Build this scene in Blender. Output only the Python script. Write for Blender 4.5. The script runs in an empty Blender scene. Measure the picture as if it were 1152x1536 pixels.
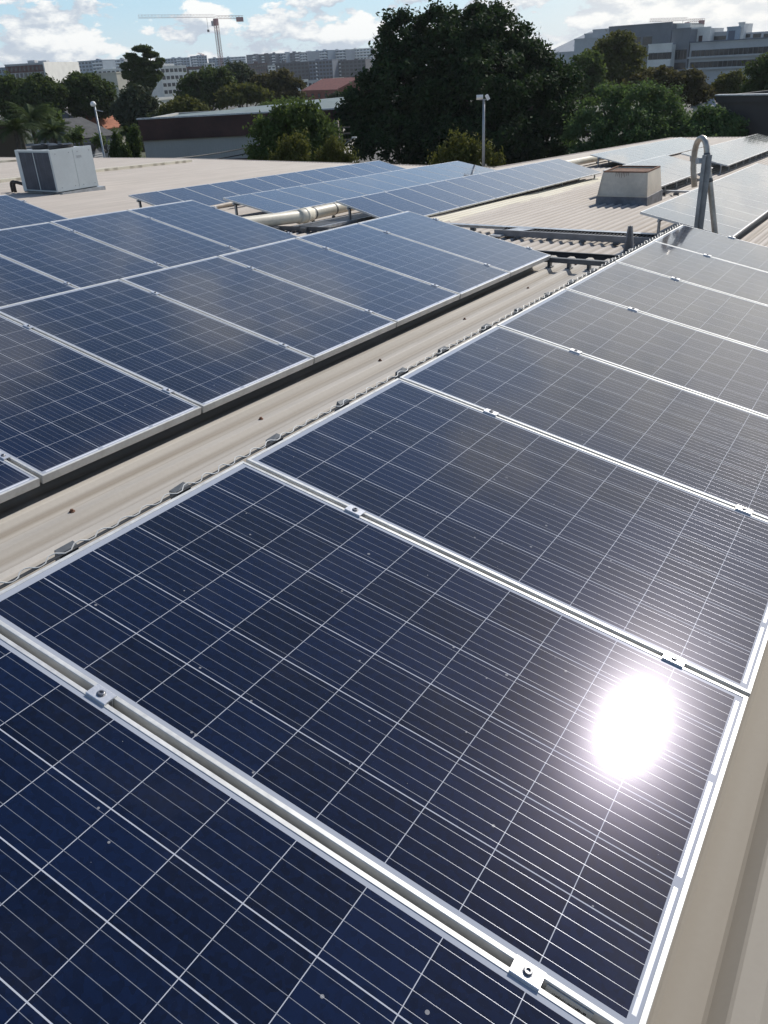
import bpy, bmesh, math, random
from mathutils import Vector, Matrix
R = math.radians
rnd = random.Random(7)
SC = bpy.context.scene
COL = SC.collection

# ------------------------------------------------------------------ camera
# world axes: +Y runs along the panel rows, +Z up, camera at the origin (about 1.6 m above the roof it stands on)
CX = Vector((0.8577810, 0.5116551, -0.0492017))      # camera right
CD = Vector((0.2050349, -0.4283635, -0.8800372))     # camera down
CF = Vector((-0.4713517, 0.7447911, -0.4723492))     # camera forward
FPX = 1240.9
cam = bpy.data.objects.new('camera', bpy.data.cameras.new('camera'))
COL.objects.link(cam)
cam.matrix_world = Matrix(((CX.x, -CD.x, -CF.x, 0), (CX.y, -CD.y, -CF.y, 0), (CX.z, -CD.z, -CF.z, 0), (0, 0, 0, 1)))
cam.data.sensor_fit = 'VERTICAL'; cam.data.sensor_height = 36.0; cam.data.sensor_width = 27.0
cam.data.lens = FPX / 1536 * 36.0
cam.data.clip_start = 0.05; cam.data.clip_end = 20000
SC.camera = cam

# ------------------------------------------------------------------ light
SUN_DIR = Vector((0.1248, 0.7804, 0.6127)).normalized()
SUN_EL = math.asin(SUN_DIR.z); SUN_AZ = math.atan2(SUN_DIR.x, SUN_DIR.y)
sl = bpy.data.lights.new('sun', 'SUN'); sl.energy = 3.6; sl.angle = R(0.55); sl.color = (1.0, 0.95, 0.87)
so = bpy.data.objects.new('sun', sl); COL.objects.link(so)
so.rotation_euler = SUN_DIR.to_track_quat('Z', 'Y').to_euler(); so.location = (0, 0, 60)
SKY_STRENGTH = 0.10
EXPOSURE = 0.25
SC.view_settings.view_transform = 'Standard'; SC.view_settings.look = 'None'
SC.view_settings.exposure = EXPOSURE; SC.view_settings.gamma = 1.0; SC.view_settings.use_curve_mapping = False
SC.render.film_transparent = False
SC.cycles.max_bounces = 6; SC.cycles.transparent_max_bounces = 6
SC.cycles.sample_clamp_indirect = 6.0


class NT:
    """small helper that writes shader node graphs as expressions"""
    def __init__(s, tree):
        s.t = tree; s.n = tree.nodes; s.l = tree.links
    def put(s, sock, v):
        if isinstance(v, bpy.types.NodeSocket): s.l.new(v, sock)
        elif v is not None:
            if hasattr(sock.default_value, '__len__') and not hasattr(v, '__len__'): v = [v] * len(sock.default_value)
            if hasattr(sock.default_value, '__len__') and len(sock.default_value) == 4 and len(v) == 3: v = (*v, 1)
            sock.default_value = v
    def m(s, op, a, b=None, c=None, clamp=False):
        n = s.n.new('ShaderNodeMath'); n.operation = op; n.use_clamp = clamp
        s.put(n.inputs[0], a); s.put(n.inputs[1], b); s.put(n.inputs[2], c)
        return n.outputs[0]
    def vm(s, op, a, b=None):
        n = s.n.new('ShaderNodeVectorMath'); n.operation = op
        s.put(n.inputs[0], a); s.put(n.inputs[1], b)
        return n.outputs[1] if op in ('DOT_PRODUCT', 'LENGTH') else n.outputs[0]
    def sep(s, v):
        n = s.n.new('ShaderNodeSeparateXYZ'); s.put(n.inputs[0], v); return n.outputs
    def comb(s, x, y, z):
        n = s.n.new('ShaderNodeCombineXYZ')
        for i, v in enumerate((x, y, z)): s.put(n.inputs[i], v)
        return n.outputs[0]
    def mix(s, f, a, b):
        n = s.n.new('ShaderNodeMix'); n.data_type = 'RGBA'
        s.put(n.inputs[0], f); s.put(n.inputs[6], a); s.put(n.inputs[7], b)
        return n.outputs[2]
    def lerp(s, f, a, b):
        n = s.n.new('ShaderNodeMix'); n.data_type = 'FLOAT'
        s.put(n.inputs[0], f); s.put(n.inputs[2], a); s.put(n.inputs[3], b)
        return n.outputs[0]
    def noise(s, v, scale, detail=4, rough=0.55, lac=2.0):
        n = s.n.new('ShaderNodeTexNoise'); s.put(n.inputs['Vector'], v)
        n.inputs['Scale'].default_value = scale; n.inputs['Detail'].default_value = detail
        n.inputs['Roughness'].default_value = rough; n.inputs['Lacunarity'].default_value = lac
        return n.outputs[0]
    def smooth(s, v, a, b, lo=0.0, hi=1.0):
        n = s.n.new('ShaderNodeMapRange'); n.interpolation_type = 'SMOOTHSTEP'
        s.put(n.inputs[0], v); s.put(n.inputs[1], a); s.put(n.inputs[2], b); s.put(n.inputs[3], lo); s.put(n.inputs[4], hi)
        return n.outputs[0]
    def white(s, v):
        n = s.n.new('ShaderNodeTexWhiteNoise'); s.put(n.inputs[0], v); return n.outputs
    def coord(s, which='Object'):
        return s.n.new('ShaderNodeTexCoord').outputs[which]
    def scale(s, v, xyz):
        return s.vm('MULTIPLY', v, xyz)


# ------------------------------------------------------------------ world: sky and clouds
W = bpy.data.worlds.new('World'); SC.world = W; W.use_nodes = True
W.node_tree.nodes.clear()
t = NT(W.node_tree)
sky = t.n.new('ShaderNodeTexSky'); sky.sky_type = 'NISHITA'; sky.sun_disc = False
sky.sun_elevation = SUN_EL; sky.sun_rotation = SUN_AZ
sky.air_density = 1.0; sky.dust_density = 0.4; sky.ozone_density = 2.0; sky.altitude = 20
d = t.coord('Generated')
dx, dy, dz = t.sep(d)
el = t.m('MAXIMUM', dz, 0.0)
# cumulus: puffs stretched sideways near the horizon, thinning out higher up
cv = t.comb(t.m('MULTIPLY', dx, 7.5), t.m('MULTIPLY', dy, 7.5), t.m('MULTIPLY', dz, 17.0))
n1 = t.noise(cv, 2.5, 9, 0.58)
nh = t.noise(t.scale(d, (1.0, 1.0, 1.7)), 3.1, 6, 0.55)
n1 = t.lerp(t.smooth(dz, 0.10, 0.22), n1, nh)
cvu = t.vm('ADD', cv, (0.03, 0.10, 0.20))
n2 = t.noise(cvu, 2.5, 6, 0.58)
side = t.smooth(t.vm('DOT_PRODUCT', d, (0.35, 0.94, 0.0)), 0.63, 0.94)      # more cloud towards the sun's side
band = t.smooth(el, 0.050, 0.085, 0.440, 0.555)                                 # cloud threshold against elevation
band = t.m('SUBTRACT', band, t.m('MULTIPLY', side, 0.10))
high = t.smooth(el, 0.10, 0.22)
thr_hi = t.m('SUBTRACT', t.smooth(el, 0.42, 0.75, 0.515, 0.66), t.m('MULTIPLY', side, 0.20))
thr = t.lerp(high, band, thr_hi)
mask = t.smooth(n1, thr, t.m('ADD', thr, t.smooth(el, 0.08, 0.2, 0.055, 0.13)))
shade = t.smooth(t.m('SUBTRACT', n1, n2), -0.10, 0.12)                         # sunward puffs lighter than cloud bases
ccol = t.mix(shade, (4.6, 5.2, 6.0), (8.9, 8.9, 8.7))
ccol = t.mix(t.m('MULTIPLY', side, 0.55), ccol, (9.9, 9.5, 8.7))
# low sky: scattered light turns the first degrees above the skyline pale blue
low = t.smooth(el, 0.0, 0.20, 0.80, 0.0)
scol = t.mix(low, sky.outputs[0], t.mix(t.smooth(el, 0.0, 0.09), (5.6, 6.9, 7.9), (3.3, 5.8, 8.0)))
scol = t.mix(t.m('MULTIPLY', side, t.smooth(el, 0.20, 0.62, 0.82, 0.0)), scol, (7.9, 7.8, 7.5))
full = t.mix(t.m('MULTIPLY', mask, t.lerp(high, 0.95, t.lerp(side, 0.58, 0.85))), scol, ccol)
bg = t.n.new('ShaderNodeBackground'); t.put(bg.inputs[0], full); bg.inputs[1].default_value = SKY_STRENGTH
wo = t.n.new('ShaderNodeOutputWorld'); t.l.new(bg.outputs[0], wo.inputs[0])


# ------------------------------------------------------------------ geometry from the photograph's bearings
def ray(px, py):
    return (CX * ((px - 576) / FPX) + CD * ((py - 768) / FPX) + CF).normalized()
def at(px, py, dist):
    """point at a horizontal distance along a bearing"""
    r = ray(px, py); return r * (dist / math.hypot(r.x, r.y))
def on_y(px, py, Y):
    r = ray(px, py); return r * (Y / r.y)
NEAR_Z = lambda y: -1.570 - 0.04 * (y - 0.93)
FAR_Z = lambda y: -3.10 - 0.045 * (y - 16)
GROUND = -9.5


# ------------------------------------------------------------------ objects
def link(o): COL.objects.link(o); return o
def tag(o, label=None, cat=None, group=None, kind=None):
    if label: o['label'] = label
    if cat: o['category'] = cat
    if group: o['group'] = group
    if kind: o['kind'] = kind
    return o
def thing(name, label, cat, loc=(0, 0, 0), rz=0.0, group=None, matrix=None):
    o = link(bpy.data.objects.new(name, None)); o.empty_display_size = 0.2
    if matrix is not None: o.matrix_world = matrix
    else: o.location = loc; o.rotation_euler = (0, 0, rz)
    return tag(o, label, cat, group)
class MB:
    """collects faces for ONE mesh"""
    def __init__(s): s.v = []; s.f = []
    def add(s, vs, fs):
        k = len(s.v); s.v += [tuple(v) for v in vs]; s.f += [tuple(i + k for i in f) for f in fs]; return s
    def box(s, a, b, mat=None):
        x0, y0, z0 = a; x1, y1, z1 = b
        vs = [Vector(p) for p in ((x0, y0, z0), (x1, y0, z0), (x1, y1, z0), (x0, y1, z0), (x0, y0, z1), (x1, y0, z1), (x1, y1, z1), (x0, y1, z1))]
        if mat is not None: vs = [mat @ v for v in vs]
        return s.add(vs, [(0, 3, 2, 1), (4, 5, 6, 7), (0, 1, 5, 4), (1, 2, 6, 5), (2, 3, 7, 6), (3, 0, 4, 7)])
    def bar(s, p, q, w, h=None, up=(0, 0, 1)):
        p = Vector(p); q = Vector(q); h = h or w; dv = (q - p); L = dv.length; dv.normalize()
        u = Vector(up)
        if abs(u.dot(dv)) > .98: u = Vector((0, 1, 0))
        a = dv.cross(u).normalized(); b = a.cross(dv).normalized()
        vs = []
        for e in (p, q):
            for i, j in ((-1, -1), (1, -1), (1, 1), (-1, 1)): vs.append(e + a * (i * w / 2) + b * (j * h / 2))
        return s.add(vs, [(0, 1, 2, 3), (7, 6, 5, 4), (0, 4, 5, 1), (1, 5, 6, 2), (2, 6, 7, 3), (3, 7, 4, 0)])
    def tube(s, pts, r, n=10, cap=True):
        pts = [Vector(p) for p in pts]; rs = r if hasattr(r, '__len__') else [r] * len(pts)
        ref = None; rings = []
        for i, p in enumerate(pts):
            tn = (pts[min(i + 1, len(pts) - 1)] - pts[max(i - 1, 0)]).normalized()
            if ref is None:
                ref = Vector((0, 0, 1)) if abs(tn.z) < .9 else Vector((1, 0, 0))
            a = tn.cross(ref).normalized(); b = a.cross(tn).normalized(); ref = b
            rings.append([p + (a * math.cos(2 * math.pi * k / n) + b * math.sin(2 * math.pi * k / n)) * rs[i] for k in range(n)])
        vs = [v for g in rings for v in g]; fs = []
        for i in range(len(rings) - 1):
            for k in range(n):
                k2 = (k + 1) % n; fs.append((i * n + k, i * n + k2, (i + 1) * n + k2, (i + 1) * n + k))
        if cap: fs += [tuple(range(n))[::-1], tuple((len(rings) - 1) * n + k for k in range(n))]
        return s.add(vs, fs)
    def lathe(s, prof, c=(0, 0, 0), n=16):
        vs = []; fs = []
        for (r, z) in prof:
            for k in range(n): vs.append((c[0] + r * math.cos(2 * math.pi * k / n), c[1] + r * math.sin(2 * math.pi * k / n), c[2] + z))
        for i in range(len(prof) - 1):
            for k in range(n):
                k2 = (k + 1) % n; fs.append((i * n + k, i * n + k2, (i + 1) * n + k2, (i + 1) * n + k))
        fs += [tuple(range(n))[::-1], tuple((len(prof) - 1) * n + k for k in range(n))]
        return s.add(vs, fs)
    def mesh(s, name, mat, smooth=False):
        me = bpy.data.meshes.new(name); me.from_pydata(s.v, [], s.f); me.update()
        if mat: me.materials.append(mat)
        if smooth: me.polygons.foreach_set('use_smooth', [True] * len(me.polygons))
        return me
    def build(s, name, mat, parent=None, smooth=False):
        o = link(bpy.data.objects.new(name, s.mesh(name, mat, smooth)))
        if parent is not None: o.parent = parent
        return o
def inst(name, me, parent=None, matrix=None):
    o = link(bpy.data.objects.new(name, me))
    if parent is not None: o.parent = parent
    if matrix is not None: o.matrix_local = matrix
    return o


# ------------------------------------------------------------------ materials
def mat(name):
    m = bpy.data.materials.new(name); m.use_nodes = True; m.node_tree.nodes.clear()
    t = NT(m.node_tree)
    b = t.n.new('ShaderNodeBsdfPrincipled'); o = t.n.new('ShaderNodeOutputMaterial'); t.l.new(b.outputs[0], o.inputs[0])
    return m, t, b
def simple(name, col, rough=0.6, metal=0.0, var=0.12, scale=3.0, spec=0.4, bump=0.0, coord='Object'):
    m, t, b = mat(name)
    c = t.coord(coord)
    n = t.noise(c, scale, 5)
    n2 = t.noise(c, scale * 9, 3)
    f = t.m('ADD', t.m('MULTIPLY', n, 0.7), t.m('MULTIPLY', n2, 0.3))
    lo = tuple(x * (1 - var * 1.6) for x in col); hi = tuple(min(1, x * (1 + var * 1.6)) for x in col)
    t.put(b.inputs['Base Color'], t.mix(t.smooth(f, 0.3, 0.7), lo, hi))
    t.put(b.inputs['Roughness'], t.smooth(n2, 0.2, 0.8, max(0.05, rough - 0.08), min(1, rough + 0.08)))
    b.inputs['Metallic'].default_value = metal; b.inputs['Specular IOR Level'].default_value = spec
    if bump:
        bn = t.n.new('ShaderNodeBump'); bn.inputs['Strength'].default_value = bump; bn.inputs['Distance'].default_value = 0.02
        t.put(bn.inputs['Height'], n2); t.l.new(bn.outputs[0], b.inputs['Normal'])
    return m

def make_cell_material():
    m, t, b = mat('solar_cells')
    c = t.coord('Object'); x, y, z = t.sep(c)
    oi = t.n.new('ShaderNodeObjectInfo'); orand = oi.outputs['Random']
    P_ = 0.159
    cx = t.m('DIVIDE', t.m('ADD', x, 5 * P_), P_); cy = t.m('DIVIDE', t.m('ADD', y, 3 * P_), P_)
    fx = t.m('FRACT', cx); fy = t.m('FRACT', cy)
    ex = t.m('MULTIPLY', t.m('MINIMUM', fx, t.m('SUBTRACT', 1.0, fx)), P_)
    ey = t.m('MULTIPLY', t.m('MINIMUM', fy, t.m('SUBTRACT', 1.0, fy)), P_)
    gap = t.m('MAXIMUM', t.m('LESS_THAN', ex, 0.00085), t.m('LESS_THAN', ey, 0.0013))
    ins = t.m('MULTIPLY', t.m('LESS_THAN', t.m('ABSOLUTE', x), 5 * P_ - 0.001), t.m('LESS_THAN', t.m('ABSOLUTE', y), 3 * P_ - 0.001))
    fb = t.m('FRACT', t.m('MULTIPLY', fy, 5.0))
    bus = t.m('LESS_THAN', t.m('MULTIPLY', t.m('ABSOLUTE', t.m('SUBTRACT', fb, 0.5)), P_ / 5), 0.00052)
    bus = t.m('MULTIPLY', bus, ins)
    # connector ribbons at the low end of the module, each spanning two strings
    f3 = t.m('FRACT', t.m('ADD', t.m('DIVIDE', y, 2 * P_), 0.5))
    rib = t.m('MULTIPLY', t.m('GREATER_THAN', x, 5 * P_ + 0.004), t.m('LESS_THAN', x, 5 * P_ + 0.0125))
    rib = t.m('MULTIPLY', rib, t.m('LESS_THAN', t.m('ABSOLUTE', t.m('SUBTRACT', f3, 0.5)), 0.455))
    rib = t.m('MULTIPLY', rib, t.m('LESS_THAN', t.m('ABSOLUTE', y), 0.478))
    # cell tone
    cid = t.comb(t.m('FLOOR', cx), t.m('FLOOR', cy), t.m('MULTIPLY', orand, 37.0))
    w = t.white(cid)
    tone = t.m('ADD', t.m('MULTIPLY', w[0], 0.65), t.m('MULTIPLY', orand, 0.35))
    cc = t.vm('ADD', c, t.comb(t.m('MULTIPLY', orand, 50.0), t.m('MULTIPLY', orand, 31.0), 0.0))
    vor = t.n.new('ShaderNodeTexVoronoi'); t.put(vor.inputs['Vector'], cc); vor.inputs['Scale'].default_value = 90
    grain = t.m('MULTIPLY', t.sep(vor.outputs['Color'])[0], 0.60)
    cell = t.mix(t.m('SUBTRACT', t.m('ADD', t.m('MULTIPLY', tone, 0.95), grain), 0.2), (0.0020, 0.0038, 0.0125), (0.0034, 0.0090, 0.033))
    white = (0.36, 0.385, 0.44)
    col = t.mix(ins, white, cell)
    line = t.m('MULTIPLY', gap, ins)
    col = t.mix(line, col, (0.44, 0.46, 0.51))
    col = t.mix(bus, col, (0.25, 0.26, 0.285))
    col = t.mix(rib, col, (0.88, 0.88, 0.90))
    # dust film, dried splashes and specks on the glass
    film = t.noise(t.scale(cc, (2.2, 3.6, 1.0)), 1.3, 6, 0.62)
    dust = t.smooth(film, 0.46, 0.80, 0.0, 0.018)
    col = t.mix(dust, col, (0.42, 0.40, 0.38))
    low_ = t.m('MULTIPLY', t.smooth(x, 0.66, 0.80), t.noise(t.scale(cc, (1.0, 5.0, 1.0)), 3.0, 5, 0.65))
    col = t.mix(t.m('MULTIPLY', low_, 0.09), col, (0.30, 0.26, 0.21))
    v2 = t.n.new('ShaderNodeTexVoronoi'); t.put(v2.inputs['Vector'], cc); v2.inputs['Scale'].default_value = 26
    sp = t.sep(v2.outputs['Color'])
    spot = t.m('MULTIPLY', t.m('LESS_THAN', v2.outputs['Distance'], t.m('MULTIPLY', t.m('MULTIPLY', sp[1], sp[1]), 0.11)), t.m('GREATER_THAN', sp[0], 0.55))
    col = t.mix(t.m('MULTIPLY', spot, 0.55), col, (0.40, 0.40, 0.40))
    v3 = t.n.new('ShaderNodeTexVoronoi'); t.put(v3.inputs['Vector'], t.vm('ADD', cc, t.scale(t.comb(film, film, 0.0), (0.02, 0.02, 0)))); v3.inputs['Scale'].default_value = 6
    sp3 = t.sep(v3.outputs['Color'])
    blot = t.m('MULTIPLY', t.smooth(v3.outputs['Distance'], 0.02, 0.055, 1.0, 0.0), t.m('GREATER_THAN', sp3[0], 0.86))
    col = t.mix(t.m('MULTIPLY', blot, 0.22), col, (0.45, 0.45, 0.45))
    t.put(b.inputs['Base Color'], col)
    metal = t.m('MULTIPLY', t.m('MAXIMUM', bus, rib), 0.24)
    t.put(b.inputs['Metallic'], metal)
    # the solder ribbons are slightly rounded wires: tilt their normal across the width
    tilt = t.m('MULTIPLY', t.m('MULTIPLY', t.m('SUBTRACT', fb, 0.5), bus), P_ / 5 / 0.00052 * 0.16)
    vt_ = t.n.new('ShaderNodeVectorTransform'); vt_.vector_type = 'NORMAL'; vt_.convert_from = 'OBJECT'; vt_.convert_to = 'WORLD'
    t.put(vt_.inputs[0], t.comb(0.0, tilt, 1.0)); t.put(b.inputs['Normal'], t.vm('NORMALIZE', vt_.outputs[0]))
    t.put(b.inputs['Roughness'], t.lerp(bus, 0.20, 0.28))
    b.inputs['IOR'].default_value = 1.40
    b.inputs['Specular IOR Level'].default_value = 0.070
    t.put(b.inputs['Specular Tint'], (0.72, 0.62, 1.0))
    b.inputs['Coat Weight'].default_value = 1.0
    b.inputs['Coat IOR'].default_value = 1.42
    streak = t.noise(t.scale(cc, (1.2, 14.0, 1.0)), 2.0, 4, 0.6)
    t.put(b.inputs['Coat Roughness'], t.smooth(streak, 0.25, 0.75, 0.038, 0.056))
    # rolled solar glass: a faint pebble in the surface
    bn = t.n.new('ShaderNodeBump'); bn.inputs['Strength'].default_value = 0.035; bn.inputs['Distance'].default_value = 0.0006
    t.put(bn.inputs['Height'], t.noise(c, 420, 2)); t.l.new(bn.outputs[0], b.inputs['Coat Normal'])
    return m
CELLS = make_cell_material()

RIB = 0.20; RIB0 = -2.96
def make_roof_material(name, base, dirt, streak_amt, darker_right=False, fade=None):
    m, t, b = mat(name)
    c = t.coord('Object')
    n = t.noise(t.scale(c, (1.0, 0.10, 1.0)), 3.0, 6, 0.6)
    n2 = t.noise(t.scale(c, (1.0, 0.35, 1.0)), 1.1, 5, 0.6)
    n3 = t.noise(t.scale(c, (1.0, 0.04, 1.0)), 14.0, 4, 0.6)
    f = t.m('ADD', t.m('MULTIPLY', n, 0.45), t.m('ADD', t.m('MULTIPLY', n2, 0.35), t.m('MULTIPLY', n3, 0.2)))
    col = t.mix(t.smooth(f, 0.34, 0.66), dirt, base)
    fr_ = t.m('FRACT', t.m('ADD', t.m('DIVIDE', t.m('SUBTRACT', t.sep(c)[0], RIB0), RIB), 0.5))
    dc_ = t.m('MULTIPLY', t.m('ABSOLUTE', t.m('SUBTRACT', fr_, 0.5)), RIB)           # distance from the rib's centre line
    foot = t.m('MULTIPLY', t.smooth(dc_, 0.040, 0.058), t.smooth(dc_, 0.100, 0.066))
    col = t.mix(t.m('MULTIPLY', foot, t.smooth(n, 0.25, 0.7, 0.25, 0.75)), col, (0.21, 0.175, 0.135))  # dirt along the rib feet, also painting in the shade of the flanks
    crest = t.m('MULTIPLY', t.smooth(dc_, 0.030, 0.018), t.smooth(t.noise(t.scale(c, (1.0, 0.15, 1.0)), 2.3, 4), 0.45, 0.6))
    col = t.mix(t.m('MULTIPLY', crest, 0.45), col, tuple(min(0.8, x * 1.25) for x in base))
    rust = t.smooth(t.noise(t.scale(c, (1.0, 0.08, 1.0)), 5.0, 5, 0.65), 0.60, 0.78, 0.0, streak_amt)
    col = t.mix(rust, col, (0.36, 0.25, 0.15))
    if darker_right:   # sheets beyond the low edge of the closest row are a darker grey-brown
        edge = t.m('ADD', t.sep(c)[0], t.m('MULTIPLY', t.m('SUBTRACT', n, 0.5), 0.25))
        col = t.mix(t.smooth(edge, -0.75, -0.35, 0.0, 0.80), col, t.mix(n2, (0.20, 0.175, 0.14), (0.33, 0.295, 0.245)))
    if fade:    # washed paler beside the panels, ragged at the outer side
        f2 = t.m('ADD', t.sep(c)[0], t.m('MULTIPLY', t.m('SUBTRACT', t.noise(t.scale(c, (1.0, 0.5, 1.0)), 2.2, 5), 0.5), 0.9))
        col = t.mix(t.smooth(f2, -9.1, -8.85), col, fade)
    fine = t.noise(c, 60.0, 3)
    col = t.mix(t.smooth(fine, 0.3, 0.8, 0.0, 0.10), col, (0.22, 0.19, 0.16))
    t.put(b.inputs['Base Color'], col)
    t.put(b.inputs['Roughness'], t.smooth(n2, 0.2, 0.8, 0.55, 0.75))
    b.inputs['Specular IOR Level'].default_value = 0.2
    bn = t.n.new('ShaderNodeBump'); bn.inputs['Strength'].default_value = 0.12; bn.inputs['Distance'].default_value = 0.01
    t.put(bn.inputs['Height'], n2); t.l.new(bn.outputs[0], b.inputs['Normal'])
    return m
M = dict(
    alu=simple('anodised_aluminium', (0.60, 0.60, 0.585), 0.48, 0.35, 0.10, 5),
    alu_dark=simple('weathered_aluminium', (0.34, 0.35, 0.36), 0.45, 0.6, 0.10, 6),
    clampm=simple('clamp_aluminium', (0.72, 0.72, 0.73), 0.34, 0.6, 0.04, 20),
    bolt=simple('bolt_steel', (0.30, 0.30, 0.31), 0.35, 0.9, 0.1, 60),
    galv=simple('galvanised_steel', (0.42, 0.44, 0.46), 0.45, 0.6, 0.14, 7),
    walk=simple('walkway_steel', (0.21, 0.215, 0.225), 0.5, 0.4, 0.12, 6),
    galv_dark=simple('dull_steel', (0.13, 0.135, 0.14), 0.55, 0.4, 0.15, 7),
    sticker=simple('grey_sticker', (0.40, 0.42, 0.43), 0.5), ink=simple('black_ink', (0.02, 0.02, 0.02), 0.6),
    roof_near=make_roof_material('near_roof_sheet', (0.49, 0.452, 0.400), (0.37, 0.340, 0.30), 0.42, darker_right=True),
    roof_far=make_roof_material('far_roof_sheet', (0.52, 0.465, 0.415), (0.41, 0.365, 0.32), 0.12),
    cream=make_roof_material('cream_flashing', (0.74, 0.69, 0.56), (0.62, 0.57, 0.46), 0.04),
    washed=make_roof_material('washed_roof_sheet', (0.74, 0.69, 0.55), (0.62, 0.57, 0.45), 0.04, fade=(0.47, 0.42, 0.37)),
    pvc=simple('cream_pipe', (0.66, 0.61, 0.50), 0.45, 0, 0.08, 2),
    strap=simple('dark_strap', (0.08, 0.08, 0.08), 0.5),
    vent=simple('vent_cream_sheet', (0.62, 0.55, 0.45), 0.5, 0, 0.10, 1.5),
    rust=simple('rust', (0.15, 0.075, 0.045), 0.85, 0, 0.3, 9),
    lead=simple('lead_flashing', (0.17, 0.175, 0.19), 0.6, 0.1, 0.22, 5),
    acbox=simple('ac_grey_paint', (0.58, 0.62, 0.62), 0.5, 0, 0.04, 1),
    acgrille=simple('ac_grille', (0.028, 0.034, 0.05), 0.55, 0.2, 0.1, 3), acbar=simple('ac_bars', (0.11, 0.125, 0.16), 0.5, 0.2, 0.1, 3),
    black=simple('black_plastic', (0.02, 0.02, 0.022), 0.5), darkrub=simple('dark_rubber', (0.035, 0.033, 0.032), 0.7),
    pole=simple('pole_steel', (0.30, 0.325, 0.35), 0.5, 0.5, 0.1, 2), timber=simple('grey_timber', (0.16, 0.14, 0.12), 0.9, 0, 0.3, 4),
    ladder=simple('ladder_aluminium', (0.40, 0.37, 0.33), 0.42, 0.6, 0.18, 9), ladder2=simple('ladder_stile_grey', (0.26, 0.275, 0.29), 0.45, 0.6, 0.15, 9),
    white_paint=simple('white_paint', (0.74, 0.74, 0.72), 0.6, 0, 0.05, 0.5),
    glass=simple('dark_window', (0.020, 0.027, 0.036), 0.12, 0, 0.2, 0.3, 0.6),
    glass_blue=simple('blue_grey_window', (0.06, 0.085, 0.11), 0.15, 0, 0.2, 0.3, 0.6),
)


# ------------------------------------------------------------------ ground
gm, t, b = mat('suburb_ground')
c = t.coord('Object'); n = t.noise(c, 0.03, 6, 0.65); n2 = t.noise(c, 0.4, 5)
t.put(b.inputs['Base Color'], t.mix(t.smooth(n, 0.42, 0.56), t.mix(n2, (0.045, 0.06, 0.025), (0.08, 0.09, 0.04)), t.mix(n2, (0.09, 0.085, 0.08), (0.16, 0.15, 0.135))))
b.inputs['Roughness'].default_value = 0.95
g = MB()
NG = 40
for i in range(NG + 1):
    for j in range(NG + 1):
        X = -9000 + 18000 * i / NG; Y = -3000 + 15000 * j / NG
        g.v.append((X, Y, GROUND + 0.0))
for i in range(NG):
    for j in range(NG): g.f.append((i * (NG + 1) + j, (i + 1) * (NG + 1) + j, (i + 1) * (NG + 1) + j + 1, i * (NG + 1) + j + 1))
tag(g.build('ground', gm), kind='structure')


# ------------------------------------------------------------------ the two roofs
RH = 0.034
PROF = [(-0.064, 0.0), (-0.056, 0.004), (-0.026, RH - .003), (-0.019, RH), (0.019, RH), (0.026, RH - .003), (0.056, 0.004), (0.064, 0.0)]
def ribbed(x0, x1, y0f, y1f, zf, rows=1, lift=0.0):
    """trapezoidal roof sheet with ribs along Y; y0f, y1f give the ends for each x"""
    k0 = math.ceil((x0 - RIB0) / RIB); k1 = math.floor((x1 - RIB0) / RIB)
    xs = [(x0, 0.0)]
    for k in range(k0, k1 + 1):
        for dx_, dz_ in PROF:
            xx = RIB0 + k * RIB + dx_
            if x0 < xx < x1: xs.append((xx, dz_))
    xs.append((x1, 0.0))
    mb = MB()
    for (xx, dz_) in xs:
        a, e = y0f(xx), y1f(xx)
        for r in range(rows + 1):
            yy = a + (e - a) * r / rows
            mb.v.append((xx, yy, zf(yy) + dz_ + lift))
    n_ = rows + 1
    for i in range(len(xs) - 1):
        for r in range(rows): mb.f.append((i * n_ + r, (i + 1) * n_ + r, (i + 1) * n_ + r + 1, i * n_ + r + 1))
    return mb
NX0, NX1, NY0, NY1 = -15.0, 7.0, -5.0, 8.66
nb = thing('upper_building', 'low building whose beige ribbed metal roof carries the closest solar panels', 'building', (0, 0, GROUND))
inv = Matrix.Translation((0, 0, -GROUND))
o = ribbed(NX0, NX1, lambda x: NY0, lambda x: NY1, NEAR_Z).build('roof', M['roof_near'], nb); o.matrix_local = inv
wallm = simple('rendered_wall', (0.35, 0.33, 0.30), 0.85, 0, 0.1, 1)
w_ = MB().box((NX0 + .1, NY0 + .1, GROUND), (NX1 - .1, NY1 - .12, NEAR_Z(NY1) - .06)).build('wall', wallm, nb); w_.matrix_local = inv
gt = MB(); zg = NEAR_Z(NY1) - 0.045
gt.box((NX0, NY1 + .02, zg - .16), (NX1, NY1 + .28, zg - .15)); gt.box((NX0, NY1 + .27, zg - .149), (NX1, NY1 + .28, zg + .055)); gt.box((NX0, NY1 + .255, zg + .056), (NX1, NY1 + .285, zg + .064))
gt.box((NX0, NY1 + .02, zg - .149), (NX1, NY1 + .03, zg - .02))
o = gt.build('gutter', simple('dark_gutter', (0.06, 0.064, 0.072), 0.5, 0.3), nb); o.matrix_local = inv
# roofing screws on the ribs, in lines across the sheets
sc_ = MB()
for yy in (-0.57, 0.67, 1.91, 3.18, 4.41, 5.67, 6.94, 8.19):
    for k in range(-3, 17, 2):
        xx = RIB0 + k * RIB
        sc_.lathe([(0.013, 0.0), (0.013, 0.003), (0.008, 0.004), (0.007, 0.011), (0.003, 0.013)], (xx, yy + rnd.uniform(-.01, .01), NEAR_Z(yy) + RH + 0.0005), 8)
o = sc_.build('roof_screws', M['rust'], nb); o.matrix_local = inv; o['kind'] = 'stuff'

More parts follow.
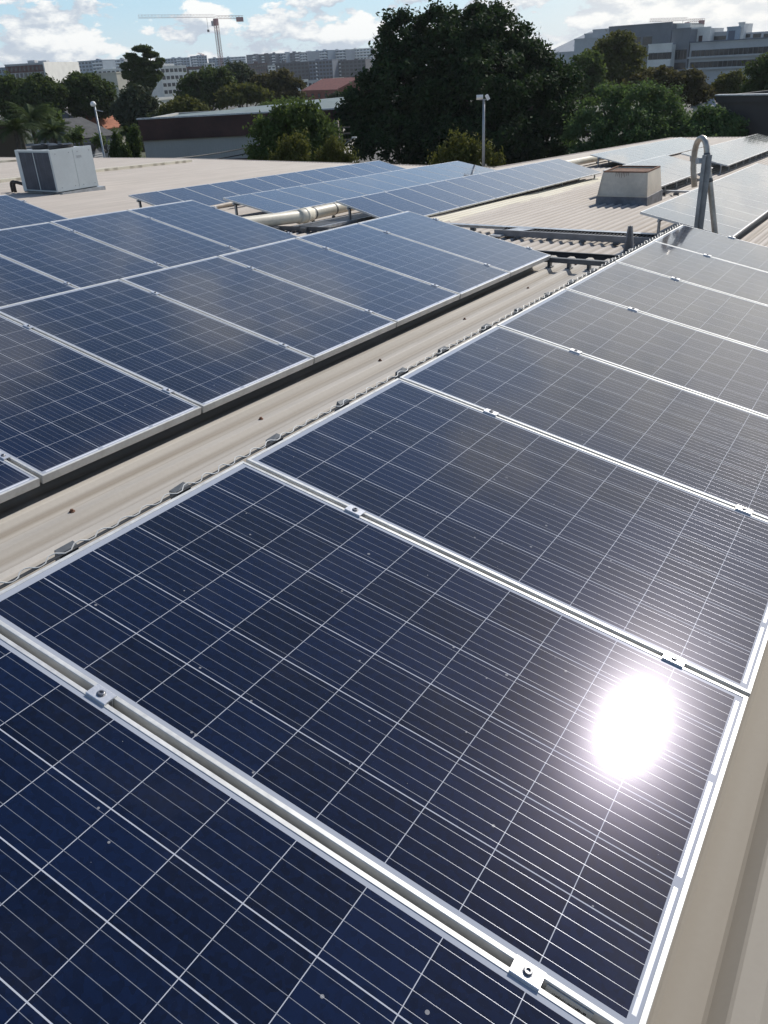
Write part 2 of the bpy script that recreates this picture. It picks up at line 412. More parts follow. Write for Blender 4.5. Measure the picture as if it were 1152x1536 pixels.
def far_end(x):
    if x < -38: return 39.3
    if x < -15.3: return 39.3 + (x + 38) * (34.2 - 39.3) / (22.7)
    return 64.0
fb = thing('lower_building', 'long lower building with wide beige metal roof beyond the gutter', 'building', (0, 0, GROUND))
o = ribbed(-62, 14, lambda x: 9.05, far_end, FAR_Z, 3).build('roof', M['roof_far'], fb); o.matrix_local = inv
w2 = MB()
for (xa, xb, ya) in ((-61.8, -15.4, 34.0), (-15.3, 13.9, 63.8)):
    w2.box((xa, 9.2, GROUND), (xb, ya, FAR_Z(ya) - .12))
o = w2.build('wall', wallm, fb); o.matrix_local = inv
# barge flashing along the roof's free edge
bf = MB(); pts = [(-62, 39.3), (-38, 39.3), (-15.3, 34.2), (-15.3, 64.0), (14, 64.0)]
for (xa, ya), (xb, yb) in zip(pts[:-1], pts[1:]):
    bf.bar((xa, ya + .05, FAR_Z(ya) + .0), (xb, yb + .05, FAR_Z(yb) + .0), 0.12, 0.09)
o = bf.build('edge_flashing', M['roof_far'], fb); o.matrix_local = inv
# pale flashing sheets lying over the ribs
cr = ribbed(-9.75, -8.75, lambda x: 17.6, lambda x: 33.5, FAR_Z, 1, 0.004)
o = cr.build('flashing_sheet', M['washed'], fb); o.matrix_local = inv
def far_pt(px, py, lift=0.0):
    r = ray(px, py); tt = (-3.10 + lift + 0.045 * 16) / (r.z + 0.045 * r.y); return r * tt
for a, e, wd in (((-40, 279), (284, 244), 0.40), ((-30, 247), (60, 240.5), 0.4)):
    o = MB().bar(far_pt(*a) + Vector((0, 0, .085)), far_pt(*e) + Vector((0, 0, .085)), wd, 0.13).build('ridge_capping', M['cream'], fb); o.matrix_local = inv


# ------------------------------------------------------------------ solar panels
PL, PW, PT, PITCH = 1.65, 0.9965, 0.040, 1.012
def frame_mesh():
    mb = MB(); hx, hy = PL / 2, PW / 2; ch = 0.0012; lip = 0.011
    # closed ring of the frame's cross-section (offset inwards, z)
    prof = [(0, -PT), (0, -ch), (ch, 0), (lip - .0006, 0), (lip, -.0006), (lip, -0.0022), (0.0016, -0.0024), (0.0016, -PT + .0016), (0.024, -PT + .0016), (0.024, -PT)]
    n = len(prof)
    for (sx, sy) in ((-1, -1), (1, -1), (1, 1), (-1, 1)):
        for (i, z) in prof: mb.v.append((sx * (hx - i), sy * (hy - i), z))
    for k in range(4):
        k2 = (k + 1) % 4
        for i in range(n):
            i2 = (i + 1) % n; mb.f.append((k * n + i, k2 * n + i, k2 * n + i2, k * n + i2))
    return mb.mesh('frame', M['alu'])
FRAME = frame_mesh()
gx, gy = PL / 2 - 0.004, PW / 2 - 0.004
GLASS = MB().box((-gx, -gy, -0.0058), (gx, gy, -0.0016)).mesh('glass', CELLS)
def clamp_mesh():
    mb = MB(); L_, w_ = 0.028, 0.018
    # top plate with chamfered edges, stem in the gap
    prof = [(-w_, 0.0006), (-w_, 0.0042), (-w_ + .0016, 0.0058), (w_ - .0016, 0.0058), (w_, 0.0042), (w_, 0.0006)]
    k = len(prof)
    for sx in (-1, 1):
        for (yy, zz) in prof: mb.v.append((sx * L_, yy, zz))
    for i in range(k):
        i2 = (i + 1) % k; mb.f.append((i, i2, k + i2, k + i))
    mb.f += [tuple(range(k))[::-1], tuple(range(k, 2 * k))]
    mb.box((-L_, -0.0065, -0.036), (L_, -0.0045, 0.0006)); mb.box((-L_, 0.0045, -0.036), (L_, 0.0065, 0.0006))
    return mb.mesh('clamp', M['clampm'])
CLAMP = clamp_mesh()
BOLT = MB().lathe([(0.0105, 0.0059), (0.0105, 0.0064), (0.0080, 0.0066), (0.0078, 0.0100), (0.0068, 0.0106), (0.0042, 0.0106), (0.0040, 0.0075), (0.0001, 0.0074)], (0, 0, 0), 16).mesh('bolt', M['bolt'])
def frame_matrix(o, u, v, k):
    u = Vector(u).normalized(); v = Vector(v); v = (v - u * v.dot(u)).normalized(); n = v.cross(u)
    c = Vector(o) + u * (PITCH * k + PITCH / 2) + v * (PL / 2)
    return Matrix(((v.x, u.x, n.x, c.x), (v.y, u.y, n.y, c.y), (v.z, u.z, n.z, c.z), (0, 0, 0, 1)))
ORD = ['first', 'second', 'third', 'fourth', 'fifth', 'sixth', 'seventh', 'eighth', 'ninth', 'tenth', 'eleventh', 'twelfth', 'thirteenth', 'fourteenth', 'fifteenth', 'sixteenth', 'seventeenth', 'eighteenth']
RV = (0.97797, -0.00831, -0.20857); RU = (0.0, 0.99921, -0.03982)
BU = (0.03776, 0.99874, -0.03313); CU = (-0.012, 0.9990, -0.0440)
ROWS = [  # origin, row direction, slope direction, first index, last index, zfunc, clamp offsets, row text, group text, look
    ((-1.7124, 0.854, -1.0721), RU, RV, -1, 7, NEAR_Z, (0.438, 1.451), 'in closest right row', 'panels of the closest right-hand row', 'dark blue solar panel'),
    ((-4.5591, 0.9483, -1.0617), RU, (0.97552, -0.00876, -0.21972), 0, 7, NEAR_Z, (0.335, 1.412), 'in row left of gully', 'panels of the row left of the gully', 'dark blue solar panel'),
    ((-7.18, -0.52 + 8 * 0.0, -0.975 + 0.04 * 1.47), RU, (0.97552, -0.00876, -0.21972), 2, 8, NEAR_Z, (0.335, 1.412), 'in second row left of gully', 'panels of the second row left of the gully', 'navy solar panel'),
    ((-10.02, -0.90, -0.945 + 0.04 * 1.85), RU, (0.97552, -0.00876, -0.21972), 4, 8, NEAR_Z, (0.335, 1.412), 'in row near air conditioner', 'panels of the row by the air conditioner', 'navy solar panel'),
    ((-17.9453, 16.5282, -2.6385), BU, (0.97334, -0.04427, -0.22504), 0, 12, FAR_Z, None, 'in hindmost row on beige roof', 'panels of the hindmost row', 'blue solar panel'),
    ((-14.5575, 16.4135, -2.6128), (0.034, 0.99884, -0.03413), (0.98223, -0.0432, -0.18266), 0, 12, FAR_Z, None, 'in row left of cream pipe', 'panels of the row left of the cream pipe', 'blue solar panel'),
    ((-11.3693, 16.6499, -2.6309), BU, (0.96619, -0.04496, -0.25387), 0, 13, FAR_Z, None, 'in row beside cream roof strip', 'panels of the row by the cream strip', 'blue grey solar panel'),
    ((-11.483, 35.07, -3.458), CU, (0.9735, 0.002, -0.2287), 0, 16, FAR_Z, None, 'in row below feathery tree', 'panels of the farthest row', 'pale glinting solar panel'),
    ((-7.45, 23.95, -2.755), CU, (0.972, 0.002, -0.235), 0, 7, FAR_Z, None, 'in short row behind vent', 'panels of the short row behind the vent', 'pale glinting solar panel'),
    ((-7.298, 32.256, -3.132), CU, (0.972, 0.002, -0.235), 0, 17, FAR_Z, None, 'in row behind ladder hoop', 'panels of the distant row behind the ladder', 'pale glinting solar panel'),
    ((-4.132, 15.627, -2.483), (-0.008, 0.9990, -0.0444), (0.9755, 0.002, -0.2200), 0, 13, FAR_Z, None, 'in row behind ladder legs', 'panels of the row behind the ladder legs', 'pale grey solar panel'),
]
def build_row(o, u, v, k0, k1, zf, cl, txt, grp, look):
    u_ = Vector(u).normalized(); v_ = Vector(v); v_ = (v_ - u_ * v_.dot(u_)).normalized(); n_ = v_.cross(u_)
    o = Vector(o); cnt = k1 - k0
    for j, k in enumerate(range(k0, k1)):
        pos = ORD[j] + ' from near end' if j < cnt - 1 else 'last at far end'
        p = thing('solar_panel', f'{look} {txt}, {pos}', 'solar panel', matrix=frame_matrix(o, u, v, k) @ Matrix.Translation((rnd.uniform(-.0025, .0025), rnd.uniform(-.0012, .0012), rnd.uniform(-.0008, .0008))) @ Matrix.Rotation(rnd.uniform(-.0006, .0006), 4, 'Z') @ Matrix.Rotation(rnd.uniform(-.0010, .0010), 4, 'X') @ Matrix.Rotation(rnd.uniform(-.0008, .0008), 4, 'Y'), group=grp)
        inst('frame', FRAME, p); inst('glass', GLASS, p)
        if cl:
            for s_ in cl:
                c_ = inst('clamp', CLAMP, p, Matrix.Translation((s_ - PL / 2, PITCH / 2, 0)))
                inst('bolt', BOLT, c_)
    # the rack under the row: two rails and the legs that carry them
    rk = thing('mounting_rack', f'aluminium rack of rails and legs under panels {txt}', 'panel rack', o)
    off = Matrix.Translation(-o)
    for dd in (0.36, 1.43):
        a = o + u_ * (PITCH * k0 - 0.03) + v_ * dd - n_ * (PT + .022); e = o + u_ * (PITCH * k1 + 0.03) + v_ * dd - n_ * (PT + .022)
        r_ = MB().bar(a, e, 0.038, 0.042, n_).build('rail', M['galv'], rk); r_.matrix_local = off
        nl = max(2, int(round(cnt * PITCH / 1.5)) + 1)
        for i in range(nl):
            q = a + (e - a) * ((i + .06) / (nl - 1 + .12))
            zb = zf(q.y) + 0.031
            if q.z - zb > 0.05:
                lg = MB().box((q.x - .02, q.y - .03, zb), (q.x + .02, q.y + .03, q.z - .022)).box((q.x - .05, q.y - .04, zb - .002), (q.x + .05, q.y + .04, zb + .006))
                l_ = lg.build('leg', M['alu_dark'], rk); l_.matrix_local = off
for row in ROWS: build_row(*row)

# sticker on the module edge, in the gap of the closest seam
st = thing('serial_sticker', 'small grey serial sticker with dark print in the gap by the lowest clamp', 'sticker', matrix=frame_matrix(ROWS[0][0], RU, RV, 0))
MB().box((0.66, -PW / 2 - .0020, -0.034), (0.745, -PW / 2 - .0004, -0.006)).build('label_plate', M['sticker'], st)
ik = MB()
for i in range(22):
    xx = 0.674 + i * 0.0028
    ik.box((xx, -PW / 2 - .0024, -0.026), (xx + rnd.choice((.0008, .0014, .0020)), -PW / 2 - .0021, -0.016 - rnd.choice((0, .002))))
ik.build('barcode', M['ink'], st)

# bird mesh along the high edge of the closest row
u_ = Vector(RU).normalized(); v_ = Vector(RV).normalized(); n_ = v_.cross(u_); o0 = Vector(ROWS[0][0])
gd = thing('mesh_guard', 'wavy silver bird guard mesh hanging along the high edge of the closest row', 'mesh guard', o0)
off = Matrix.Translation(-o0)
wm = MB(); Lg = 8.15; s0 = -1.06; wl = 0.082; base = o0 - v_ * 0.010
nrow = 7
def strand(ph, z, amp_out, amp_z, r_):
    pts = []; nseg = int(Lg / wl * 8)
    for i in range(nseg + 1):
        s_ = s0 + Lg * i / nseg; a_ = 2 * math.pi * s_ / wl + ph
        a_ += .55 * math.sin(s_ * 5.1 + ph) + .3 * math.sin(s_ * 13.7); w1 = max(-1, min(1, 1.35 * math.sin(a_))) * (.82 + .18 * math.sin(s_ * 7.3 + 1.1))
        pts.append(base + u_ * s_ - v_ * (0.002 + amp_out * (0.5 + 0.5 * w1)) + n_ * (z + amp_z * w1))
    wm.tube(pts, r_, 5, False)
strand(0.0, -0.0015, 0.017, 0.003, 0.0019)
for q in range(1, nrow): strand(math.pi * (q % 2), -0.010 - 0.034 * q, 0.006, 0.016, 0.0016)
m_ = wm.build('mesh_strands', M['alu'], gd); m_.matrix_local = off
shm = MB()
pp = [base - v_ * 0.003 - n_ * 0.052, base - v_ * 0.004 - n_ * 0.33]
shm.bar(base + u_ * s0 - n_ * 0.19 + v_ * 0.004, base + u_ * (s0 + Lg) - n_ * 0.19 + v_ * 0.004, 0.0015, 0.25, n_)
x_ = shm.build('backing_mesh', simple('dark_guard_mesh', (0.05, 0.05, 0.05), 0.7, 0.3), gd); x_.matrix_local = off
flp = MB(); q0 = base + u_ * s0; q1 = base + u_ * (s0 + Lg)
flp.add([q0 - v_ * .0005 - n_ * .003, q1 - v_ * .0005 - n_ * .003, q1 - v_ * .0150 - n_ * .0068, q0 - v_ * .0150 - n_ * .0068, q0 - v_ * .0005 - n_ * .005, q1 - v_ * .0005 - n_ * .005, q1 - v_ * .0150 - n_ * .0088, q0 - v_ * .0150 - n_ * .0088], [(0, 1, 2, 3), (7, 6, 5, 4), (0, 4, 5, 1), (2, 6, 7, 3)])
x_ = flp.build('shade_strip', simple('painted_shade_strip', (0.045, 0.045, 0.047), 0.6, 0.3), gd); x_.matrix_local = off  # dark strip added to paint in the shaded openings under the strand
for i in range(18):
    s_ = -1.02 + i * 0.4415 + rnd.uniform(-.03, .03); tw_ = rnd.uniform(-.012, .012)
    cp = MB(); q = base + u_ * s_ - v_ * 0.013 - n_ * 0.010
    cp.add([q, q + u_ * .062, q + u_ * (.074 + tw_) - v_ * .034 - n_ * (.006 + tw_ * .4), q + u_ * (.012 + tw_) - v_ * .034 - n_ * (.006 - tw_ * .3),
            q - n_ * .05, q + u_ * .062 - n_ * .05, q + u_ * .074 - v_ * .034 - n_ * .05, q + u_ * .012 - v_ * .034 - n_ * .05],
           [(0, 1, 2, 3), (0, 4, 5, 1), (1, 5, 6, 2), (2, 6, 7, 3), (3, 7, 4, 0)])
    c_ = cp.build('fixing_clip', M['galv_dark'], gd); c_.matrix_local = off

# ------------------------------------------------------------------ things on the roofs
# short cross rail on the near roof
rl = thing('cross_rail', 'short grey rail on small feet across the bare roof gully', 'rail', (-2.76, 8.0, NEAR_Z(8.0)))
off = Matrix.Translation(-rl.location)
a, e = Vector((-3.30, 8.02, NEAR_Z(8.02) + .105)), Vector((-1.95, 7.96, NEAR_Z(7.96) + .105))
x_ = MB().bar(a, e, 0.05, 0.045).build('rail', M['galv_dark'], rl); x_.matrix_local = off
for xx in (-2.96, -2.76, -2.56):
    yy = 8.0
    x_ = MB().box((xx - .015, yy - .025, NEAR_Z(yy) + RH), (xx + .015, yy + .025, NEAR_Z(yy) + .083)).box((xx - .03, yy - .045, NEAR_Z(yy) + RH + .0005), (xx + .03, yy + .045, NEAR_Z(yy) + RH + .006)).build('foot', M['galv_dark'], rl); x_.matrix_local = off

def plane_pt(px, py, z0):
    r = ray(px, py); return r * ((z0 + 0.045 * 16) / (r.z + 0.045 * r.y))
# raised roof walkway
wk = thing('roof_walkway', 'raised grey steel walkway crossing the lower roof in front of the vent', 'walkway', (-6, 16.3, FAR_Z(16.3)))
off = Matrix.Translation(-wk.location)
fA, fB = plane_pt(664, 336.5, -2.97), plane_pt(985, 353, -2.97)
nA, nB = plane_pt(742, 348.5, -2.98), plane_pt(990, 362.5, -2.98)
x_ = MB().bar(fA, fB, 0.05, 0.07).bar(fA + Vector((0, -.05, .033)), fB + Vector((0, -.05, .033)), 0.14, 0.006).build('far_channel', M['galv'], wk); x_.matrix_local = off
x_ = MB().bar(nA, nB, 0.05, 0.11).build('near_channel', M['walk'], wk); x_.matrix_local = off
dk = MB(); nst = 46
for i in range(nst + 1):
    q = nA + (nB - nA) * (i / nst); p_ = Vector((q.x, fA.y + (fB.y - fA.y) * max(0, min(1, (q.x - fA.x) / (fB.x - fA.x))), q.z))
    dk.bar(q - Vector((0, 0, .02)), p_ - Vector((0, 0, .02)), 0.012, 0.03)
x_ = dk.build('grating', M['galv_dark'], wk); x_.matrix_local = off
for tq in (0.16, 0.36, 0.56, 0.76, 0.95):
    q = nA + (nB - nA) * tq
    x_ = MB().box((q.x - .05, q.y - .09, FAR_Z(q.y) + .03), (q.x + .05, q.y + .05, q.z - .055)).build('foot', M['galv_dark'], wk); x_.matrix_local = off
    q = fA + (fB - fA) * tq
    x_ = MB().box((q.x - .05, q.y - .05, FAR_Z(q.y) + .03), (q.x + .05, q.y + .05, q.z - .035)).build('foot', M['galv_dark'], wk); x_.matrix_local = off
x_ = MB().bar(plane_pt(764, 347, -2.95), plane_pt(796, 341.5, -2.95), 0.34, 0.01).build('step_plate', M['galv'], wk); x_.matrix_local = off
# light angle pieces lying beside the walkway's near end
lp = tag(MB().bar(plane_pt(742, 354, -3.02), plane_pt(756, 350, -3.02), 0.22, 0.03).build('offcut_angle', M['alu']), 'loose bright metal angle at the left end of the grey walkway', 'metal offcut')
# bracket post
bp = plane_pt(941, 381, -3.1)
bk = MB(); bz = FAR_Z(bp.y) + .03
for sx in (-1, 1):
    bk.add([(bp.x + sx * .012 - .07, bp.y, bz), (bp.x + sx * .012 + .09, bp.y, bz), (bp.x + sx * .012 + .012, bp.y + .06, bz + .42), (bp.x + sx * .012 - .035, bp.y + .06, bz + .42),
            (bp.x + sx * .012 - .07, bp.y + .05, bz), (bp.x + sx * .012 + .09, bp.y + .05, bz), (bp.x + sx * .012 + .012, bp.y + .11, bz + .42), (bp.x + sx * .012 - .035, bp.y + .11, bz + .42)],
           [(0, 1, 2, 3), (5, 4, 7, 6), (0, 4, 5, 1), (1, 5, 6, 2), (2, 6, 7, 3), (3, 7, 4, 0)])
bk.box((bp.x - .13, bp.y - .05, bz - .002), (bp.x + .15, bp.y + .12, bz + .01))
tag(bk.build('bracket_post', M['walk']), 'tapered grey steel bracket post standing in front of the walkway', 'bracket')
# second walkway rail right of the vent
w3 = thing('rail_walkway', 'pale steel rail with dark feet to the right of the vent', 'rail', (-5, 24.5, FAR_Z(24.5)))
off = Matrix.Translation(-w3.location)
a, e = plane_pt(985, 286.3, -2.98), plane_pt(1062, 288.5, -2.98)
x_ = MB().bar(a, e, 0.10, 0.05).build('rail', M['galv'], w3); x_.matrix_local = off
for tq in (0.15, 0.4, 0.65, 0.9):
    q = a + (e - a) * tq
    x_ = MB().box((q.x - .06, q.y - .12, FAR_Z(q.y) + .028), (q.x + .06, q.y + .04, q.z - .026)).build('foot', M['galv_dark'], w3); x_.matrix_local = off

# roof vent box
vt = thing('roof_vent', 'tapered beige metal roof vent with rusty rim and grey flashed base', 'vent', (-6.37, 22.85, FAR_Z(22.85)))
off = Matrix.Translation(-vt.location)
def frustum(x0, x1, y0, y1, z0f, X0, X1, Y0, Y1, Z1):
    return [(x0, y0, z0f(y0)), (x1, y0, z0f(y0)), (x1, y1, z0f(y1)), (x0, y1, z0f(y1)), (X0, Y0, Z1), (X1, Y0, Z1), (X1, Y1, Z1), (X0, Y1, Z1)]
SIDES = [(0, 1, 5, 4), (1, 2, 6, 5), (2, 3, 7, 6), (3, 0, 4, 7)]
zb_ = lambda y: FAR_Z(y)
bd = MB().add(frustum(-6.985, -5.725, 22.13, 23.57, lambda y: -3.22, -6.915, -5.800, 22.26, 23.50, -2.605), SIDES)
bd.add(frustum(-6.87, -5.845, 22.30, 23.46, lambda y: -3.0, -6.87, -5.845, 22.30, 23.46, -2.605), [tuple(reversed(s)) for s in SIDES])
x_ = bd.build('hood', M['vent'], vt); x_.matrix_local = off
sm = MB()
for q in (0.0, 1.0):
    sm.bar((-6.985 + 1.26 * q, 22.127, -3.17), (-6.915 + 1.115 * q, 22.257, -2.62), .022, .008)
sm.bar((-6.99, 22.10, -3.155), (-5.72, 22.10, -3.155), .010, .03)
x_ = sm.build('seam_strip', M['vent'], vt); x_.matrix_local = off
x_ = MB().add(frustum(-7.015, -5.695, 22.10, 23.60, lambda y: FAR_Z(y) - .02, -7.005, -5.705, 22.11, 23.59, -3.17), SIDES + [(4, 5, 6, 7)]).build('base_flashing', M['lead'], vt); x_.matrix_local = off
rm = MB()
for a, e in (((-6.89, 22.28), (-5.82, 22.28)), ((-5.82, 22.28), (-5.82, 23.48)), ((-5.82, 23.48), (-6.89, 23.48)), ((-6.89, 23.48), (-6.89, 22.28))):
    rm.bar((*a, -2.600), (*e, -2.600), 0.05, 0.028)
rm.box((-6.86, 22.31, -2.68), (-5.85, 23.45, -2.64))
x_ = rm.build('rim', M['rust'], vt); x_.matrix_local = off
rs = MB()
for i, fx_ in enumerate((0.30, 0.345, 0.385, 0.43, 0.465, 0.50, 0.545, 0.585)):
    ln = rnd.uniform(.08, .16); xx = -6.915 + 1.115 * fx_
    f_ = lambda z: 22.26 - (z + 2.605) * (-0.13 / 0.615) * -1
    y0_ = 22.26 - (0.0) ; y1_ = 22.26 - ln * 0.13 / 0.615
    rs.add([(xx - .008, y0_ - .003, -2.606), (xx + .008, y0_ - .003, -2.606), (xx + .004, y1_ - .003, -2.606 - ln), (xx - .004, y1_ - .003, -2.606 - ln)], [(0, 3, 2, 1)])
x_ = rs.build('rust_runs', M['rust'], vt); x_.matrix_local = off

# hooped ladder standing against the eave
ld = thing('ladder', 'grey aluminium access ladder with curved hoop handrail behind the closest row', 'ladder', (-1.72, 9.3, FAR_Z(9.5)))
off = Matrix.Translation(-ld.location)
Pp = lambda x, y, Y: on_y(x, y, Y)
def extend(p, q, z): return p + (q - p) * ((z - p.z) / (q.z - p.z))
lt, lb = Pp(1057.3, 232.6, 9.42), Pp(1044.3, 341.5, 9.42)
lb2 = extend(lt, lb, FAR_Z(9.6) + .03)
x_ = MB().bar(lb2, lt, 0.066, 0.035, (1, 0, 0)).bar(lb2 + Vector((.042, .02, 0)), lt + Vector((.042, .02, 0)), 0.006, 0.05, (1, 0, 0)).build('stile', M['ladder2'], ld); x_.matrix_local = off
hp = [(1072.5, 349.3), (1068.5, 310), (1064.5, 270), (1061, 240), (1060, 222), (1058.6, 213.5), (1056.2, 208.6), (1052.6, 207.0), (1049, 208.8), (1046.2, 213), (1044, 219), (1042, 228), (1040.6, 240), (1040.1, 252), (1040.4, 264), (1041.7, 280.5)]
pts = [Pp(x, y, 9.50 + 0.0 * i) for i, (x, y) in enumerate(hp)]
dsh = [0, 0, 0, 0, .0, .02, .04, .07, .11, .14, .17, .19, .20, .20, .20, .20]
pts = [p_ * ((p_.y + q) / p_.y) for p_, q in zip(pts, dsh)]
pts = [extend(pts[1], pts[0], FAR_Z(9.6) + .03)] + pts
x_ = MB().tube(pts, 0.030, 12).build('hoop_handrail', M['ladder'], ld, True); x_.matrix_local = off
sl_ = MB()
for q in (3, 4.45):
    i = int(q); p_ = pts[i] + (pts[i + 1] - pts[i]) * (q - i); d_ = (pts[i + 1] - pts[i]).normalized()
    sl_.tube([p_ - d_ * .02, p_ + d_ * .02], 0.033, 12)
x_ = sl_.build('sleeve', M['galv_dark'], ld, True); x_.matrix_local = off
x_ = MB().bar(Pp(1047, 242, 9.60), Pp(1052, 241, 9.44), 0.05, 0.05).build('stay', M['galv'], ld); x_.matrix_local = off
for q in range(7):
    z_ = FAR_Z(9.6) + .25 + q * .27
    a = extend(lt, lb, z_); e = extend(pts[2], pts[1], z_)
    if z_ < -1.7: x_ = MB().tube([a, e], 0.014, 8).build('rung', M['ladder'], ld); x_.matrix_local = off

# air conditioner
acx = Vector((-24.98, 19.86, 0)); acw = Vector((-1.90, 0.16, 0)); acd = Vector((0.06, 1.72, 0))
ac = thing('air_conditioner', 'large grey rooftop air conditioner with dark louvred end on the beige roof', 'air conditioner', (acx.x, acx.y, FAR_Z(acx.y)))
off = Matrix.Translation(-ac.location)
zb, zt = FAR_Z(acx.y) + .10, -1.895
ex = (-acw).normalized(); ey = acd.normalized(); W_, D_ = acw.length, acd.length
BM = Matrix(((ex.x, ey.x, 0, (acx + acw).x), (ex.y, ey.y, 0, (acx + acw).y), (0, 0, 1, 0), (0, 0, 0, 1)))
def acp(name, mb, m_):
    o = mb.build(name, m_, ac); o.matrix_local = off @ BM; return o
acp('cabinet', MB().box((0, 0.02, zb), (W_, D_, zt)).box((0, 0, zb), (0.20, 0.0199, zt)).box((W_ - .05, 0, zb), (W_, 0.0199, zt)), M['acbox'])
acp('side_panel', MB().box((W_ + .001, 0.02, zb + .02), (W_ + .012, D_ * .53, zt - .02)).box((W_ + .001, D_ * .54, zb + .02), (W_ + .012, D_ - .02, zt - .02)), M['acbox'])
gr = MB(); gr.box((0.21, -0.004, zb + .05), (W_ - .06, 0.018, zt - .04)); acp('grille', gr, M['acgrille'])
lv = MB(); nz_ = 34
for i in range(nz_):
    zz = zb + .07 + (zt - zb - .13) * i / (nz_ - 1); lv.box((0.22, -0.016, zz), (W_ - .07, -0.005, zz + .014))
for i in range(6):
    xx = 0.22 + (W_ - .30) * i / 5; lv.box((xx, -0.013, zb + .06), (xx + .012, -0.0045, zt - .05))
acp('louvres', lv, M['acbar'])
acp('mullion', MB().box((W_ * .53, -.024, zb + .05), (W_ * .53 + .035, -.0165, zt - .04)).box((0.2, -.024, zb + .03), (W_ - .05, -.005, zb + .05)), M['acbox'])
for cxx in (0.48, 1.42):
    fn = MB().lathe([(0.40, 0.0), (0.42, 0.05), (0.42, 0.14), (0.38, 0.15), (0.10, 0.13), (0.09, 0.16), (0.001, 0.165)], (cxx, D_ / 2, zt), 24); acp('fan', fn, M['black'])
acp('name_plate', MB().box((W_ + .0125, D_ * .60, zt - .30), (W_ + .015, D_ * .72, zt - .22)), M['sticker'])
hn = MB()
for q in (.12, .44, .64, .92):
    for zz in (zb + .12, zt - .10): hn.lathe([(.012, 0), (.012, .008), (.004, .010)], (0, 0, 0), 8); hn.v[-24:] = [(W_ + .012 + v_[2], D_ * q + v_[0], zz + v_[1]) for v_ in hn.v[-24:]]
acp('screws', hn, M['galv_dark'])['kind'] = 'stuff'
acp('top_tray', MB().box((0.0, 0.0, zt + .001), (W_, .12, zt + .035)).box((W_ - .1, .121, zt + .001), (W_, D_, zt + .035)), M['acbox'])
acp('plinth', MB().box((0.05, 0.1, FAR_Z(20) - .05), (W_ + .12, D_ + .18, zb - .03)), M['galv']); acp('skid', MB().box((.1, -.05, zb - .03), (W_ - .1, D_, zb)), M['galv_dark'])
for k, ofs in enumerate((0.0, 0.26)):
    bx = Vector((-27.35 - ofs, 20.1 + ofs * .3, 0)); zz = FAR_Z(20) + .03
    arc = [bx + Vector((0.05 + 0.55, 0.1, zz + .22))] + [bx + Vector((0.05 - 0.16 * math.sin(a_), 0, zz + .22 + .12 * (1 - 0) - .12 + .13 * math.cos(a_))) for a_ in (R(0), R(30), R(60), R(90))] + [bx + Vector((-0.11, 0, zz))]
    tag(MB().tube(arc, 0.05, 10).build('pipe_elbow', M['darkrub'], None, True), ('black insulated pipe bend right beside the air conditioner' if k == 0 else 'black insulated pipe bend furthest left of the air conditioner'), 'pipe')

# ducts and pipes on the far roof
dc = thing('roof_duct', 'thick cream drain pipe with dark straps lying between two panel rows', 'pipe', (-11.9, 16, FAR_Z(16)))
off = Matrix.Translation(-dc.location)
dp = [plane_pt(348, 337.5, -2.86), plane_pt(402, 330, -2.86), plane_pt(450, 324.5, -2.86), plane_pt(518, 309.5, -2.86)]
dE = plane_pt(918, 232.5, -2.86); dS = plane_pt(880, 240, -2.86)
path = [dp[0] - (dp[2] - dp[0]).normalized() * 2.2, dp[0], dp[2], dp[3], dS, dE]
x_ = MB().tube(path, 0.135, 16).build('pipe', M['pvc'], dc, True); x_.matrix_local = off
dv = (dp[3] - dp[2]).normalized()
x_ = MB().tube([dp[2] - dv * .08, dp[2] - dv * .06, dp[2] + dv * .42, dp[2] + dv * .44], [.138, .160, .160, .138], 16).tube([dp[2] + dv * .14, dp[2] + dv * .15, dp[2] + dv * .22, dp[2] + dv * .23], [.16, .172, .172, .16], 16).build('coupling', M['pvc'], dc, True); x_.matrix_local = off
for q in (dp[1], dp[2] + dv * .55, dp[3] - dv * .6, dS + (dE - dS) * .4):
    dq = dv if q.y < 30 else (dE - dS).normalized()
    x_ = MB().tube([q - dq * .025, q + dq * .025], 0.142, 16).bar(q - Vector((0, 0, .15)), Vector((q.x, q.y, FAR_Z(q.y) + .02)), .06, .06).build('strap', M['strap'], dc); x_.matrix_local = off
tag(MB().tube([plane_pt(296, 317, -2.93), plane_pt(318, 311.5, -2.93), plane_pt(358, 303, -2.93), plane_pt(420, 291, -2.93)], 0.055, 10).build('conduit_pipe', simple('tan_pipe', (0.34, 0.29, 0.24), 0.5), None, True), 'thin tan pipe showing under the hindmost panel row', 'pipe')
# mesh walkway next to the duct
mw = thing('mesh_walkway', 'grey expanded mesh walkway lying beside the cream pipe', 'walkway', (-11, 17, FAR_Z(17)))
off = Matrix.Translation(-mw.location)
mA, mB = plane_pt(440, 341, -3.02), plane_pt(556, 318, -3.02)
dm = (mB - mA); sdv = Vector((0.62, 0.05, 0))
x_ = MB().bar(mA, mB, .05, .05).bar(mA + sdv, mB + sdv, .05, .05).build('side_rail', M['galv'], mw); x_.matrix_local = off
lm = MB(); nn = 34
for i in range(nn):
    a = mA + dm * (i / nn); e = mA + dm * min(1, ((i + 2.2) / nn)) + sdv
    lm.bar(a, e, .022, .012); a2 = mA + dm * (i / nn) + sdv; e2 = mA + dm * min(1, (i + 2.2) / nn)
    lm.bar(a2 + Vector((0, 0, .013)), e2 + Vector((0, 0, .013)), .022, .012)
x_ = lm.build('diamond_mesh', M['alu_dark'], mw); x_.matrix_local = off
tA, tB = plane_pt(385, 341, -3.02), plane_pt(548, 346, -3.02)
ct = thing('cable_tray', 'dark grey slotted cable tray crossing below the cream pipe', 'cable tray', tuple(tA))
off = Matrix.Translation(-ct.location)
